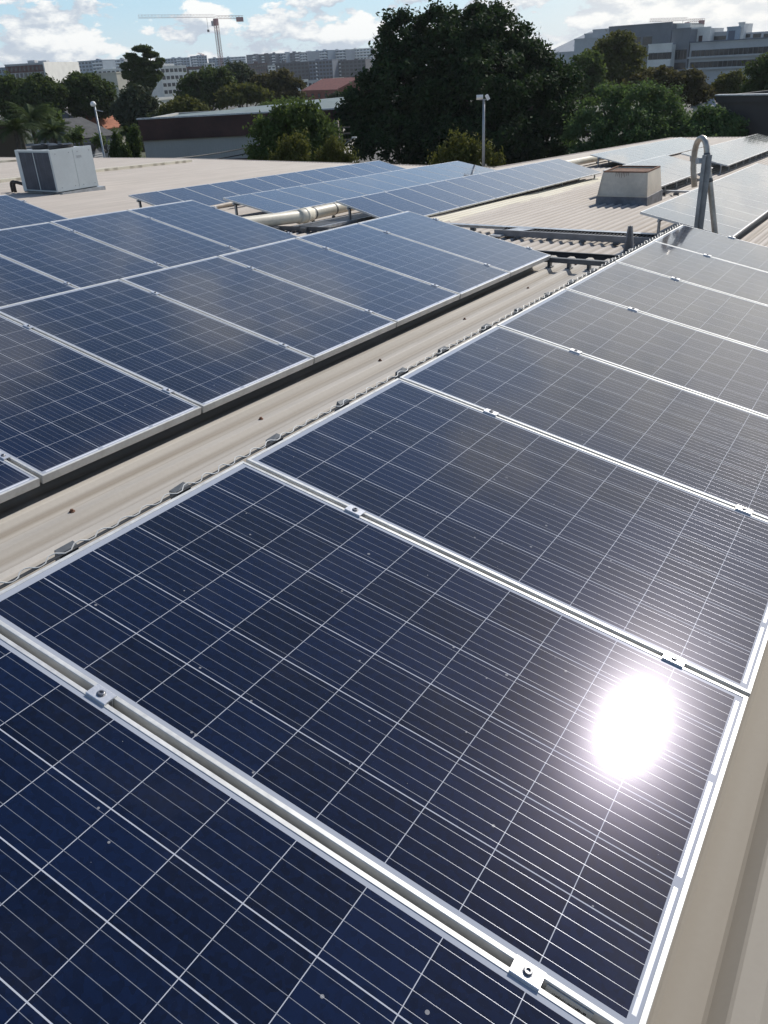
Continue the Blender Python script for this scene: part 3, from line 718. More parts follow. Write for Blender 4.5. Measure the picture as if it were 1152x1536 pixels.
x_ = MB().bar(tA, tB, .30, .02).bar(tA + Vector((0, -.16, .03)), tB + Vector((0, -.16, .03)), .012, .09).build('tray', M['galv_dark'], ct); x_.matrix_local = off
sf = MB()
for i in range(30):
    q = tA + (tB - tA) * ((i + .5) / 30); sf.box((q.x - .03, q.y - .30, q.z - .09), (q.x - .015, q.y - .18, q.z - .01))
x_ = sf.build('slots', M['galv_dark'], ct); x_.matrix_local = off
for q in (0.25, 0.5, 0.75):
    p_ = tA + (tB - tA) * q
    x_ = MB().box((p_.x - .07, p_.y - .26, FAR_Z(p_.y) + .02), (p_.x + .07, p_.y - .10, p_.z + .06)).build('support_block', M['galv_dark'], ct); x_.matrix_local = off

# floodlight pole at the roof's far edge
lb_ = on_y(725, 251, 34.6); lt_ = on_y(728, 150, 34.6)
fl = thing('floodlight_pole', 'slim grey pole with two white floodlights at the far roof edge', 'lamp post', (lb_.x, lb_.y, FAR_Z(34.6)))
h_ = lt_.z - FAR_Z(34.6)
MB().tube([(0, 0, -.3), (0, 0, h_ * .5), (0, 0, h_)], [.062, .055, .048], 12).build('pole', M['pole'], fl, True)
MB().bar((-.18, 0, h_ + .02), (.18, 0, h_ + .02), .04, .04).build('crossbar', M['pole'], fl)
hd = MB().box((-.20, -.13, -.09), (.20, .13, .09)).box((-.17, -.16, -.07), (.17, -.131, .07))
o = hd.build('floodlight', M['white_paint'], fl); o.scale = (.68, .68, .68); o.location = (-.16, -.05, h_ + .11); o.rotation_euler = (R(-25), 0, R(25))
o2 = inst('floodlight', o.data, fl, Matrix.Translation((.16, .02, h_ + .09)) @ Matrix.Rotation(R(-60), 4, 'Z') @ Matrix.Rotation(R(-62), 4, 'X') @ Matrix.Scale(.68, 4))

# tall leaning-looking pole on the left
lt_ = at(142, 160, 66); lp_ = thing('lamp_pole', 'tall grey steel pole with round white lamp on the left', 'lamp post', (lt_.x, lt_.y, GROUND))
hh = lt_.z - GROUND
MB().tube([(0, 0, 0), (0, 0, hh * .5), (0, 0, hh)], [.085, .072, .06], 12).build('pole', M['pole'], lp_, True)
MB().lathe([(0.02, 0), (.13, .02), (.19, .11), (.19, .19), (.12, .31), (.01, .34)], (-.10, 0, hh), 16).build('lamp_globe', M['white_paint'], lp_, True)
MB().bar((-.1, 0, hh - .2), (.5, .2, hh - .32), .05).build('bracket_arm', M['pole'], lp_)

# timber power pole
pb = at(504, 181, 64); pw = thing('power_pole', 'grey timber power pole with crossarms and a street lamp arm', 'power pole', (pb.x, pb.y, GROUND))
hh = pb.z - GROUND; rt = Vector((CX.x, CX.y, 0)).normalized(); fw = Vector((-rt.y, rt.x, 0))
MB().tube([(0, 0, 0), (0, 0, hh)], [.24, .19], 12).build('pole', M['timber'], pw, True)
for zz in (.45, .85, 1.25):
    MB().bar(fw * .0 - rt * .35 + Vector((0, 0, hh - zz)), rt * .95 + Vector((0, 0, hh - zz)), .07, .09).build('crossarm', M['timber'], pw)
MB().tube([Vector((0, 0, hh - 1.9)), rt * .55 + Vector((0, 0, hh - 1.5)), rt * 1.1 + Vector((0, 0, hh - 1.15))], .035, 8).build('lamp_arm', M['pole'], pw)
MB().box((-.05, -.07, -.04), (.30, .07, .05)).build('street_lamp', M['white_paint'], pw).location = rt * 1.1 + Vector((0, 0, hh - 1.13))
wA = at(250, 238.5, 56); wB = at(374, 221, 61); wC = at(505, 187, 64)
for k in range(2):
    dz_ = Vector((0, 0, -.34 * k)); p0, p1, p2 = wA + dz_, wB + dz_ * 1.0, wC + dz_
    pts = []
    for i in range(17):
        q = i / 16; pts.append(p0 * (1 - q) ** 2 + (p1 * 2 - (p0 + p2) * .5) * (2 * q * (1 - q)) + p2 * q * q)
    tag(MB().tube(pts, .035, 6, False).build('power_line', M['black']), ('upper' if k == 0 else 'lower') + ' black overhead wire in front of the pale warehouse wall', 'cable')

# ------------------------------------------------------------------ trees
import numpy as np
RT = Vector((CX.x, CX.y, 0)).normalized(); FW = Vector((-RT.y, RT.x, 0))
def leaf_material(name, c0, c1, trans=0.25, rough=0.75):
    m = bpy.data.materials.new(name); m.use_nodes = True; m.node_tree.nodes.clear(); t = NT(m.node_tree)
    geo = t.n.new('ShaderNodeNewGeometry'); ri = geo.outputs['Random Per Island']
    n = t.noise(t.coord('Object'), 0.55, 3)
    f = t.m('ADD', t.m('MULTIPLY', ri, 0.55), t.m('MULTIPLY', t.smooth(n, 0.35, 0.65), 0.45))
    col = t.mix(f, c0, c1)
    b = t.n.new('ShaderNodeBsdfPrincipled'); t.put(b.inputs['Base Color'], col); b.inputs['Roughness'].default_value = rough
    b.inputs['Specular IOR Level'].default_value = 0.12
    tr = t.n.new('ShaderNodeBsdfTranslucent'); t.put(tr.inputs[0], t.mix(0.5, col, (c1[0] * 1.3, c1[1] * 1.25, c1[2] * .6)))
    mx = t.n.new('ShaderNodeMixShader'); mx.inputs[0].default_value = trans
    t.l.new(b.outputs[0], mx.inputs[1]); t.l.new(tr.outputs[0], mx.inputs[2])
    o = t.n.new('ShaderNodeOutputMaterial'); t.l.new(mx.outputs[0], o.inputs[0])
    return m
LEAF = dict(
    fig=leaf_material('fig_leaves', (0.010, 0.023, 0.010), (0.040, 0.074, 0.024), 0.2),
    dark=leaf_material('dark_leaves', (0.028, 0.048, 0.019), (0.084, 0.118, 0.038), 0.32),
    mid=leaf_material('mid_green_leaves', (0.042, 0.076, 0.027), (0.115, 0.160, 0.046), 0.34),
    olive=leaf_material('olive_leaves', (0.046, 0.060, 0.018), (0.128, 0.134, 0.038), 0.32),
    feather=leaf_material('feathery_leaves', (0.050, 0.092, 0.038), (0.112, 0.175, 0.068), 0.34),
    brown=leaf_material('brownish_leaves', (0.042, 0.042, 0.018), (0.105, 0.095, 0.038), 0.3),
    palm=leaf_material('palm_leaves', (0.030, 0.050, 0.022), (0.075, 0.105, 0.040), 0.2),
    bluish=leaf_material('grey_green_leaves', (0.030, 0.044, 0.028), (0.075, 0.095, 0.055), 0.2),
)
BARK = simple('bark', (0.085, 0.07, 0.055), 0.9, 0, 0.3, 3)
def leaf_cloud(blobs, size, dens, seed, clump=0.8, per=34, droop=0.0, upright=0.0, inner=0.25, spread=.62):
    rg = np.random.default_rng(seed); P_ = []; N_ = []
    for (c, r) in blobs:
        r = np.array(r); c = np.array(c)
        area = 4 * math.pi * ((r[0] * r[1]) ** 1.6 / 3 + (r[0] * r[2]) ** 1.6 / 3 + (r[1] * r[2]) ** 1.6 / 3) ** (1 / 1.6)
        k = max(5, int(area / (clump * clump * 1.5) * dens))
        dirs = rg.normal(size=(k, 3)); dirs /= np.linalg.norm(dirs, axis=1)[:, None]
        rad = np.where(rg.random(k) < inner, rg.uniform(.25, .8, k), rg.uniform(.80, 1.0, k))
        cc = c + dirs * r * rad[:, None]
        for q, d_ in zip(cc, dirs):
            m_ = int(per * rg.uniform(.6, 1.3)); s_ = clump * rg.uniform(.45, .85)
            off = rg.normal(size=(m_, 3)) * s_ * np.array([spread, spread, spread * .75 + .3 * upright])
            off[:, 2] -= droop * np.abs(off[:, 0])
            P_.append(q + off)
            nn = rg.normal(size=(m_, 3)) * .75 + d_ * .55 + np.array([0, 0, .45]); N_.append(nn)
    P_ = np.concatenate(P_); N_ = np.concatenate(N_); N_ /= np.linalg.norm(N_, axis=1)[:, None]
    k = len(P_); a = rg.normal(size=(k, 3)); a[:, 2] += upright * 3
    a -= N_ * (a * N_).sum(1)[:, None]; a /= np.linalg.norm(a, axis=1)[:, None] + 1e-9; b = np.cross(N_, a)
    sz = size * rg.uniform(.6, 1.35, k)[:, None]
    v = np.stack([P_ - a * sz, P_ + b * sz * .55, P_ + a * sz, P_ - b * sz * .55], 1).reshape(-1, 3)
    me = bpy.data.meshes.new('crown'); me.vertices.add(4 * k); me.vertices.foreach_set('co', v.ravel())
    me.loops.add(4 * k); me.loops.foreach_set('vertex_index', np.arange(4 * k, dtype=np.int32))
    me.polygons.add(k); me.polygons.foreach_set('loop_start', np.arange(0, 4 * k, 4, dtype=np.int32))
    try: me.polygons.foreach_set('loop_total', np.full(k, 4, dtype=np.int32))
    except Exception: pass
    me.update(); me.validate()
    return me
TREES = 'trees beyond the roof'
def tree(name, label, D, blobs, size, mt, dens=1.0, seed=1, clump=0.8, per=34, depth=0.85, trunk=0.35, upright=0.0, droop=0.0, inner=0.25, group=TREES, spread=.62):
    """blobs: (px, py, rx, ry[, distance offset]) as seen in the photograph, given real size and depth at distance D"""
    bl = []
    for b_ in blobs:
        dd = D + (b_[4] if len(b_) > 4 else 0)
        p = at(b_[0], b_[1], dd); sc = p.dot(CF) / FPX * .93
        bl.append((p, (b_[2] * sc, b_[2] * sc * depth, b_[3] * sc * .88)))
    cx = sum(p.x * r[0] for p, r in bl) / sum(r[0] for p, r in bl); cy = sum(p.y * r[0] for p, r in bl) / sum(r[0] for p, r in bl)
    root = thing(name, label, 'tree', (cx, cy, GROUND), 0, group)
    base = Vector((cx, cy, GROUND))
    # radii are given across the view; turn the blobs so that their depth runs away from the camera
    me = leaf_cloud([((p - base), r) for p, r in bl], size, dens, seed, clump, per, droop, upright, inner, spread)
    me.materials.append(LEAF[mt]); o = inst('crown', me, root)
    tm = MB(); top = max(p.z for p, r in bl) - GROUND; low = min(p.z - r[2] for p, r in bl) - GROUND
    hj = max(1.0, min(low + 1.0, top * .45))
    tm.tube([(0, 0, 0), (trunk * .2, 0, hj * .5), (0, 0, hj)], [trunk * 1.25, trunk, trunk * .85], 9)
    for p, r in bl[:14]:
        q = p - base; s_ = Vector((0, 0, hj * .9))
        tm.tube([s_, s_.lerp(q, .5) + Vector((0, 0, -.06 * (q - s_).length)), q], [trunk * .62, trunk * .4, trunk * .14], 6)
    tm.build('trunk', BARK, root, True)
    return root

tree('fig_tree', 'huge dark spreading fig tree towering over everything behind the panels', 85,
     [(700, 60, 62, 48), (660, 95, 70, 55, -1), (610, 60, 42, 42, 1), (585, 92, 26, 30), (745, 50, 48, 40, 1), (768, 92, 44, 46), (808, 108, 30, 38, 1), (620, 140, 80, 60, -2), (720, 135, 85, 65, -3),
      (560, 160, 52, 55, -1), (800, 160, 60, 55, -1), (845, 165, 40, 42), (600, 205, 78, 48, -3), (700, 205, 95, 50, -4), (790, 215, 70, 40, -3), (535, 190, 32, 48, -1), (700, 18, 24, 16, 1), (580, 45, 18, 26, 1), (745, 18, 20, 14, 1), (655, 30, 22, 20, 1), (792, 66, 24, 26, 1), (846, 132, 28, 26, 1), (835, 108, 20, 16, 2)],
     0.19, 'fig', 1.25, 11, 1.15, 135, trunk=1.0, inner=0.15, spread=.5)
tree('spreading_tree', 'broad feathery light green tree right behind the far panels', 76,
     [(905, 165, 42, 38), (955, 155, 48, 34, -1), (1000, 160, 36, 30), (880, 200, 34, 32, -1), (940, 195, 52, 34, -3), (1000, 195, 46, 32, -2), (905, 232, 55, 22, -2), (985, 225, 52, 22, -3)],
     0.12, 'feather', 1.2, 12, 0.85, 130, trunk=.5, inner=.12, spread=.5)
tree('bushy_tree', 'smaller feathery green tree at the right end of the broad one', 74,
     [(1062, 178, 26, 20), (1090, 190, 26, 20), (1060, 203, 34, 16, -1), (1030, 205, 26, 22, -1), (1100, 205, 20, 12)],
     0.13, 'feather', 1.3, 13, 0.5, 60, trunk=.3, inner=.2)
tree('park_tree', 'tall rounded olive tree in front of the grey office block', 150,
     [(925, 75, 34, 28), (900, 95, 34, 26, -1), (945, 90, 26, 24), (920, 115, 40, 22, -2), (950, 118, 26, 18, -2)],
     0.26, 'olive', 1.2, 14, 0.85, 60, trunk=.5)
tree('park_tree', 'lower olive tree between the giant fig and the rounded tree', 140,
     [(880, 92, 22, 14), (858, 112, 22, 14), (884, 112, 24, 16), (862, 132, 34, 20), (895, 138, 26, 18)],
     0.26, 'mid', 1.2, 15, 0.8, 60, trunk=.4)
tree('park_tree', 'brownish wide tree below the white office wing', 130,
     [(985, 118, 30, 16), (960, 130, 24, 18), (1015, 122, 26, 15), (1040, 122, 20, 16), (1045, 140, 24, 16), (1000, 142, 40, 16)],
     0.24, 'brown', 1.2, 16, 0.75, 55, trunk=.4)
tree('park_tree', 'small yellow green tree in front of the long office wing', 135,
     [(1085, 128, 18, 15), (1102, 122, 16, 14), (1095, 142, 24, 14), (1118, 132, 14, 16)],
     0.22, 'olive', 1.2, 17, 0.65, 55, trunk=.3)
tree('park_tree', 'dark tall tree cut by the right edge of the picture', 110,
     [(1145, 105, 24, 22), (1160, 130, 32, 30), (1135, 135, 20, 22), (1175, 95, 24, 26)],
     0.20, 'dark', 1.2, 18, 0.75, 60, trunk=.4)
# left side
tree('umbrella_tree', 'tall dark pine like tree with tiered open crown against the sky', 190,
     [(213, 73, 15, 4), (196, 84, 10, 4), (226, 82, 13, 4, 1), (208, 92, 18, 5), (190, 99, 10, 5), (232, 97, 13, 5), (214, 104, 20, 6), (240, 91, 7, 4), (200, 113, 18, 7), (225, 116, 20, 8), (212, 128, 24, 10), (236, 112, 10, 6), (188, 110, 7, 4)],
     0.20, 'dark', 1.25, 21, 0.36, 30, trunk=.4, inner=.15)
for i, (lb, D_, bl_, mt_) in enumerate([
    ('broad dark tree below the white end wall at the left', 88, [(55, 130, 26, 18), (75, 140, 26, 22), (45, 148, 28, 20), (65, 160, 30, 16)], 'dark'),
    ('dark tree at the left border below the long white block', 92, [(10, 128, 24, 16), (30, 140, 22, 18), (5, 150, 24, 18), (25, 165, 26, 16)], 'dark'),
    ('big dark rounded tree left of the lamp pole', 90, [(125, 125, 28, 16), (110, 140, 28, 20), (148, 138, 26, 20), (130, 155, 38, 20), (150, 160, 24, 16)], 'dark'),
    ('soft grey green tree under the tiered pine', 84, [(205, 150, 26, 22), (190, 165, 26, 20), (222, 165, 24, 20), (205, 178, 30, 14)], 'bluish'),
    ('yellow green rounded tree left of the warehouse roof', 74, [(275, 158, 24, 12), (258, 166, 20, 12), (292, 166, 20, 11), (275, 174, 34, 8)], 'olive'),
    ('dark mixed tree below the crane mast', 100, [(310, 118, 26, 18), (290, 130, 24, 18), (330, 122, 26, 20), (312, 140, 34, 18), (285, 148, 22, 12), (335, 148, 26, 14)], 'dark'),
    ('grey green tall tree right of the crane mast', 120, [(355, 105, 20, 12), (342, 116, 18, 12), (368, 116, 18, 14), (356, 128, 28, 12)], 'bluish'),
    ('flat topped yellowish tree in front of the brown flats', 96, [(345, 138, 18, 7), (370, 136, 22, 8), (392, 142, 20, 8), (360, 147, 34, 8)], 'olive'),
    ('brownish open tree in front of the dark apartment block', 105, [(395, 125, 22, 12), (420, 118, 20, 12), (440, 130, 18, 12), (415, 140, 34, 14), (440, 148, 20, 10)], 'brown'),
    ('pale street tree beside the red brick building', 110, [(500, 152, 12, 8), (508, 146, 8, 6)], 'bluish'),
    ('low hedge like tree behind the pale warehouse roof', 82, [(415, 160, 26, 8), (440, 158, 22, 9), (400, 166, 22, 7)], 'mid'),
    ('low green tree right behind the left palms', 70, [(72, 172, 18, 9), (78, 184, 18, 10), (62, 180, 18, 10)], 'mid'),
    ('small round green tree beside the terracotta roofs', 66, [(118, 200, 10, 6), (110, 208, 12, 8), (148, 210, 10, 7)], 'mid'),
]):
    D_ *= 1.7; tree('park_tree', lb, D_, bl_, 0.17 * D_ / 90, mt_, 1.2, 40 + i, 0.5 * D_ / 90, 50, trunk=.35)
tree('street_tree', 'dense dark tree overlapping the warehouse end with upright shoots', 60,
     [(440, 175, 34, 20), (405, 200, 28, 22), (455, 200, 40, 26), (490, 205, 22, 22), (400, 228, 30, 16), (450, 230, 50, 18), (425, 172, 12, 14), (465, 170, 14, 12), (395, 182, 10, 12), (478, 185, 16, 14)],
     0.12, 'mid', 1.25, 60, 0.5, 70, trunk=.35, upright=.7, inner=.2)
CON = 'yellow green conifer shrubs along the roof edge'
for i, (lb, bl_) in enumerate([
    ('yellow green conifer shrub left of the power pole', [(432, 228, 16, 18), (450, 215, 12, 16), (445, 238, 22, 12), (418, 240, 14, 10)]),
    ('yellow green conifer shrub just right of the power pole', [(500, 222, 12, 14), (515, 234, 12, 14), (488, 238, 18, 10), (525, 242, 12, 10)]),
    ('yellow green conifer shrub left of the floodlight pole', [(684, 214, 9, 14), (698, 222, 10, 14), (668, 234, 10, 12), (690, 240, 22, 12), (655, 244, 9, 7)]),
    ('yellow green conifer shrub behind the floodlight pole', [(716, 222, 9, 16), (712, 238, 14, 12), (734, 236, 9, 14), (746, 240, 8, 11)]),
]):
    tree('conifer_shrub', lb, 46 if i > 1 else 52, bl_, 0.085, 'olive', 1.3, 70 + i, 0.34, 46, trunk=.12, upright=1.6, inner=.2, group=CON)
for i, (px, py, D_, rx, hh_) in enumerate([(174, 220, 72, 9, 20), (201, 216, 70, 11, 24), (187, 231, 69, 8, 12)]):
    lb = ['slim dark cypress beside the tall lamp pole', 'wide dark cypress touching the warehouse wall', 'small dark cypress between the two larger ones'][i]
    tree('cypress', lb, D_, [(px, py + hh_ * q, rx * (1.15 - abs(q - .2) * .6), hh_ * .36) for q in (-.7, -.3, .1, .5, .9)], 0.09, 'dark', 1.4, 80 + i, 0.28, 46, trunk=.12, upright=1.5)

def palm(label, px, py, D, frond, nf, seed):
    p = at(px, py, D); rr = random.Random(seed)
    root = thing('palm_tree', label, 'palm', (p.x, p.y, GROUND), 0, 'palms at the left')
    h = p.z - GROUND
    MB().tube([(0, 0, 0), (.06, .02, h * .5), (0, 0, h)], [.26, .19, .15], 10).build('trunk', BARK, root, True)
    mb = MB()
    for i in range(nf):
        az = 2 * math.pi * i / nf + rr.uniform(-.2, .2); e0 = rr.uniform(.1, 1.25); L_ = frond * rr.uniform(.8, 1.1)
        dx_ = Vector((math.cos(az), math.sin(az), 0)); pr = Vector((0, 0, h)); n = 13; pt = []
        for k in range(n + 1):
            q = k / n; ang = e0 - q * (1.3 + .35 * (1.25 - e0)) ; pt.append(pr.copy()); pr = pr + (dx_ * math.cos(ang) + Vector((0, 0, math.sin(ang)))) * (L_ / n)
        for k in range(1, n):
            d_ = (pt[k + 1] - pt[k - 1]).normalized(); sd = d_.cross(Vector((0, 0, 1))).normalized()
            ll = L_ * .26 * math.sin(math.pi * (k / n) ** .7) + .05
            for sg in (-1, 1):
                for jj in (0, .5):
                    b0 = pt[k] + d_ * (L_ / n * jj); tip = b0 + sd * sg * ll + d_ * ll * .5 - Vector((0, 0, ll * .55 * rr.uniform(.6, 1.2)))
                    mb.add([b0 - d_ * .03, b0 + d_ * .03, tip], [(0, 1, 2)])
            mb.add([pt[k] - sd * .02, pt[k] + sd * .02, pt[k + 1] + sd * .02, pt[k + 1] - sd * .02], [(0, 1, 2, 3)])
    mb.build('crown', LEAF['palm'], root)
palm('tall feathery palm behind the air conditioner', 46, 180, 76, 2.5, 34, 3)
palm('second feathery palm nearer the lamp pole', 80, 200, 72, 1.7, 32, 4)
palm('small palm by the orange terracotta roof', 190, 199, 78, 1.3, 26, 5)
palm('low palm peeping over the left border wall', 22, 196, 74, 2.1, 30, 6)

# ------------------------------------------------------------------ buildings
def wm(name, col, var=.06, sc=.3, rough=.8): return simple(name, col, rough, 0, var, sc)
BM_ = dict(white=wm('white_render', (0.70, 0.69, 0.65)), cream=wm('cream_render', (0.50, 0.47, 0.39)), grey=wm('grey_render', (0.20, 0.21, 0.225)), lgrey=wm('light_grey_panel', (0.44, 0.45, 0.46)),
          dark=wm('dark_cladding', (0.12, 0.14, 0.18)), dark2=wm('charcoal_cladding', (0.075, 0.080, 0.095)), blue=wm('blue_grey_cladding', (0.30, 0.36, 0.42)), brown=wm('brown_brick', (0.115, 0.075, 0.07)),  # skyline walls lightened so that distant haze is put into their colour
          red=wm('red_brick', (0.20, 0.062, 0.042), .14, 1.2), terra=wm('terracotta_tiles', (0.32, 0.115, 0.06), .18, 1.5), terra2=wm('dull_red_tiles', (0.20, 0.07, 0.055), .18, 1.5), slate=wm('grey_tiles', (0.075, 0.075, 0.075), .2, 1.5),
          balc=wm('white_balcony', (0.80, 0.81, 0.81)), maroon=wm('maroon_fascia', (0.062, 0.030, 0.026), .25, .35), metal=wm('pale_metal_wall', (0.44, 0.435, 0.41), .04, .3), groof=wm('green_grey_roof', (0.20, 0.235, 0.21), .1, .6, .5),
          hazy=wm('haze_tinted_tower', (0.25, 0.31, 0.37)))
WIN = {}
def win_mesh(w, h, d, m_):
    k = (round(w, 2), round(h, 2), round(d, 2), m_.name)
    if k not in WIN:
        f_ = min(.12, w * .06)
        WIN[k] = MB().box((0, -d, 0), (w, 0, h)).mesh('window', m_)
    return WIN[k]
def bldg(label, p0, p1, D0, D1, depth, wallm, nf=0, nb_=0, winm=None, balcony=None, fh=3.1, top=0.7, wf=.68, hf=.55, cat='building', group='buildings on the skyline', name='apartment_building', zl=None, inset=.06, plant=True, roofm=None):
    """p0, p1: pixels of the front face's top corners at distances D0, D1; the box goes back from there"""
    a = at(*p0, D0); e = at(*p1, D1); zt_ = (a.z + e.z) / 2 if zl is None else zl
    ex = Vector((e.x - a.x, e.y - a.y, 0)); W_ = ex.length; ex.normalize(); ey = Vector((-ex.y, ex.x, 0))
    root = thing(name, label, cat, (a.x, a.y, GROUND), math.atan2(ex.y, ex.x), group); H = zt_ - GROUND
    MB().box((0, 0, 0), (W_, depth, H)).build('wall', wallm, root)
    rf = MB(); rf.box((-.15, -.15, H + .003), (W_ + .15, .25, H + .45)).box((-.15, depth - .25, H + .003), (W_ + .15, depth + .15, H + .45)).box((-.15, .253, H + .003), (.25, depth - .253, H + .45)).box((W_ - .25, .253, H + .003), (W_ + .15, depth - .253, H + .45))
    rf.build('parapet', roofm or wallm, root)
    if W_ > 14 and plant:
        rr = random.Random(label)
        for q in range(2):
            x_ = rr.uniform(.1, .75) * W_; w_ = rr.uniform(2, 4.5); MB().box((x_, depth * .3, H + .01), (x_ + w_, depth * .3 + 3, H + rr.uniform(1.0, 2.2))).build('plant_room', wallm, root)
    if nf and nb_:
        bw = W_ / nb_
        for f_ in range(nf):
            z_ = H - top - fh * f_ - fh * hf
            for b_ in range(nb_):
                if z_ > .5: inst('window', win_mesh(bw * wf, fh * hf, inset, winm), root, Matrix.Translation((bw * (b_ + .5 - wf / 2), -.002, z_)))
    if balcony:
        for f_ in range(nf):
            z_ = H - top - fh * f_ - fh * hf
            mb = MB(); mb.box((W_ * balcony[0], -1.3, z_ - .55), (W_ * balcony[1], -inset - .004, z_ - .30)); mb.box((W_ * balcony[0], -1.3, z_ - .299), (W_ * balcony[1], -1.22, z_ + .55))
            mb.build('balcony', BM_['balc'], root)
    return root, W_, H
G, GB = M['glass'], M['glass_blue']
# left block with white end wall
r_, W_, H = bldg('long grey block with maroon top floor and white end wall at the left', (7, 98.5), (64, 95.2), 480, 471, 36, BM_['lgrey'], 4, 9, G, fh=3.4, top=3.6, group=None, name='office_block')
MB().box((0.2, -.25, H - 3.3), (W_ - .2, -.004, H - .4)).build('top_band', wm('maroon_band', (0.10, 0.045, 0.042)), r_)
for k in range(9): inst('window', win_mesh(W_ / 9 * .5, 1.7, .08, G), r_, Matrix.Translation((W_ / 9 * (k + .25), -.252, H - 2.7)))
MB().box((W_ + .16, -.4, 0), (W_ + .7, 36.6, H + .6)).build('end_wall', BM_['white'], r_)
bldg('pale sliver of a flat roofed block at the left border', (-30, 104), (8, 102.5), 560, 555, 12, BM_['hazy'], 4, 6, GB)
bldg('curved looking blue glass apartment block left of the tiered pine', (116, 92.5), (153, 90.5), 1000, 980, 20, BM_['blue'], 5, 7, GB, (.62, 1.0))
bldg('blue apartment block with white balconies behind the tiered pine', (151, 91.5), (186, 89.5), 1080, 1060, 20, BM_['lgrey'], 5, 6, GB, (.4, 1.0))
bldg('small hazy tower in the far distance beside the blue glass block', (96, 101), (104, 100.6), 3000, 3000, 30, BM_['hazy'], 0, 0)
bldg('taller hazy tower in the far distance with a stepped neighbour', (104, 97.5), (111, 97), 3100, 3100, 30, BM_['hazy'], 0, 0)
bldg('long low white factory in front of the blue flats', (146, 105.5), (186, 103.6), 640, 640, 24, BM_['white'], 1, 6, G, fh=4, name='factory')
bldg('plain cream cube behind the grey green tree', (174, 109.5), (207, 109), 380, 390, 12, BM_['cream'], 0, 0, group=None, name='factory')
r_, W_, H = bldg('three storey white office block right of the tiered pine', (240, 100.5), (279, 99), 500, 510, 14, BM_['white'], 4, 6, G, fh=3.3, top=.9, wf=.75, hf=.5, group=None, name='office_block')
bldg('dark brown flat roofed hall beside the white office block', (279, 101.5), (306, 100.5), 540, 540, 12, BM_['brown'], 1, 4, G)
bldg('small white hall between brown hall and dark tree', (284, 106.5), (299, 106), 480, 480, 10, BM_['white'], 0, 0)
bldg('white stepped block left of the crane mast', (306, 95.5), (322, 95), 850, 850, 12, BM_['white'], 2, 4, GB)
bldg('wide blue grey apartment range left of the crane', (246, 88.8), (284, 86.2), 1350, 1330, 24, BM_['blue'], 6, 8, GB, (.5, .7))
bldg('taller blue grey apartment block just left of the crane', (285, 84.6), (310, 83.6), 1300, 1300, 24, BM_['blue'], 6, 6, GB, (.1, .4))
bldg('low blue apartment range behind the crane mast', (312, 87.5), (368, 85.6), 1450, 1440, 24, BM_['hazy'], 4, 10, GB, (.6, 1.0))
for i, (a_, b_, tops, cw) in enumerate([(369, 384, 83, 'dark'), (384, 397, 82.6, 'dark2'), (397, 413, 81.6, 'dark'), (413, 429, 81, 'blue'), (429, 449, 80, 'dark')]):
    bldg(['first dark tower of the dark terrace right of the crane', 'second dark tower of the dark terrace', 'middle dark tower of the dark terrace with white balconies', 'fourth blue tower of the dark terrace', 'last dark tower of the dark terrace'][i], (a_ + .4, tops), (b_ - .4, tops - .8), 1250, 1240, 22, BM_[cw], 6, 4, GB, (.70, 1.0))
for i, (a_, b_, tops, cw) in enumerate([(449, 461, 80.2, 'lgrey'), (462, 492, 77.5, 'blue'), (493, 519, 76.6, 'lgrey'), (519, 560, 74.2, 'white'), (560, 600, 73, 'lgrey')]):
    bldg(['narrow pale grey block beside the dark terrace', 'blue apartment range with white balconies above the charcoal block', 'pale apartment range right of the blue one', 'white apartment range next to the giant fig', 'pale range half hidden by the giant fig'][i], (a_ + .3, tops), (b_ - .3, tops - 1.4), 1200, 1180, 24, BM_[cw], 6, max(3, int((b_ - a_) / 5)), GB, (.25, .95))
bldg('brown brick flats with rows of windows below the dark terrace', (371, 96.5), (401, 95.5), 800, 800, 14, BM_['brown'], 5, 8, G, wf=.8, group=None, name='brick_flats')
bldg('white balcony end of the brown brick flats', (401.5, 99.5), (413, 99), 790, 790, 12, BM_['white'], 5, 2, G, (.1, .9), group=None, name='brick_flats')
bldg('low charcoal apartment block left half', (412, 95.5), (462, 93.2), 900, 885, 20, BM_['dark2'], 7, 9, M['black'], (.1, .14))
bldg('large charcoal apartment block with tall slit windows', (463, 91.8), (498, 90.4), 880, 872, 20, BM_['dark'], 7, 7, M['black'], (.3, .36))
bldg('charcoal apartment block with brown pier beside the giant fig', (499, 92), (548, 89.5), 890, 880, 20, BM_['dark2'], 7, 8, M['black'], (.2, .25))
for i, (a_, b_, ty, c_) in enumerate([(441, 462, 121.5, 'white'), (462, 480, 122.5, 'lgrey'), (481, 500, 120, 'white'), (500, 516, 118.5, 'cream'), (516, 534, 119, 'white'), (488, 520, 128, 'lgrey')]):
    bldg(['small white hall left of the red brick gable', 'small grey hall above the red brick roof', 'white hall with flat roof above the red brick gable', 'cream shed in the row below the charcoal flats', 'white shed touching the giant fig', 'pale metal shed right behind the red brick gable'][i], (a_, ty), (b_, ty - .8), 520 - i * 24, 520 - i * 24, 12, BM_[c_], 1, 3, G, fh=3, group='white halls below the charcoal flats', name='factory_hall')
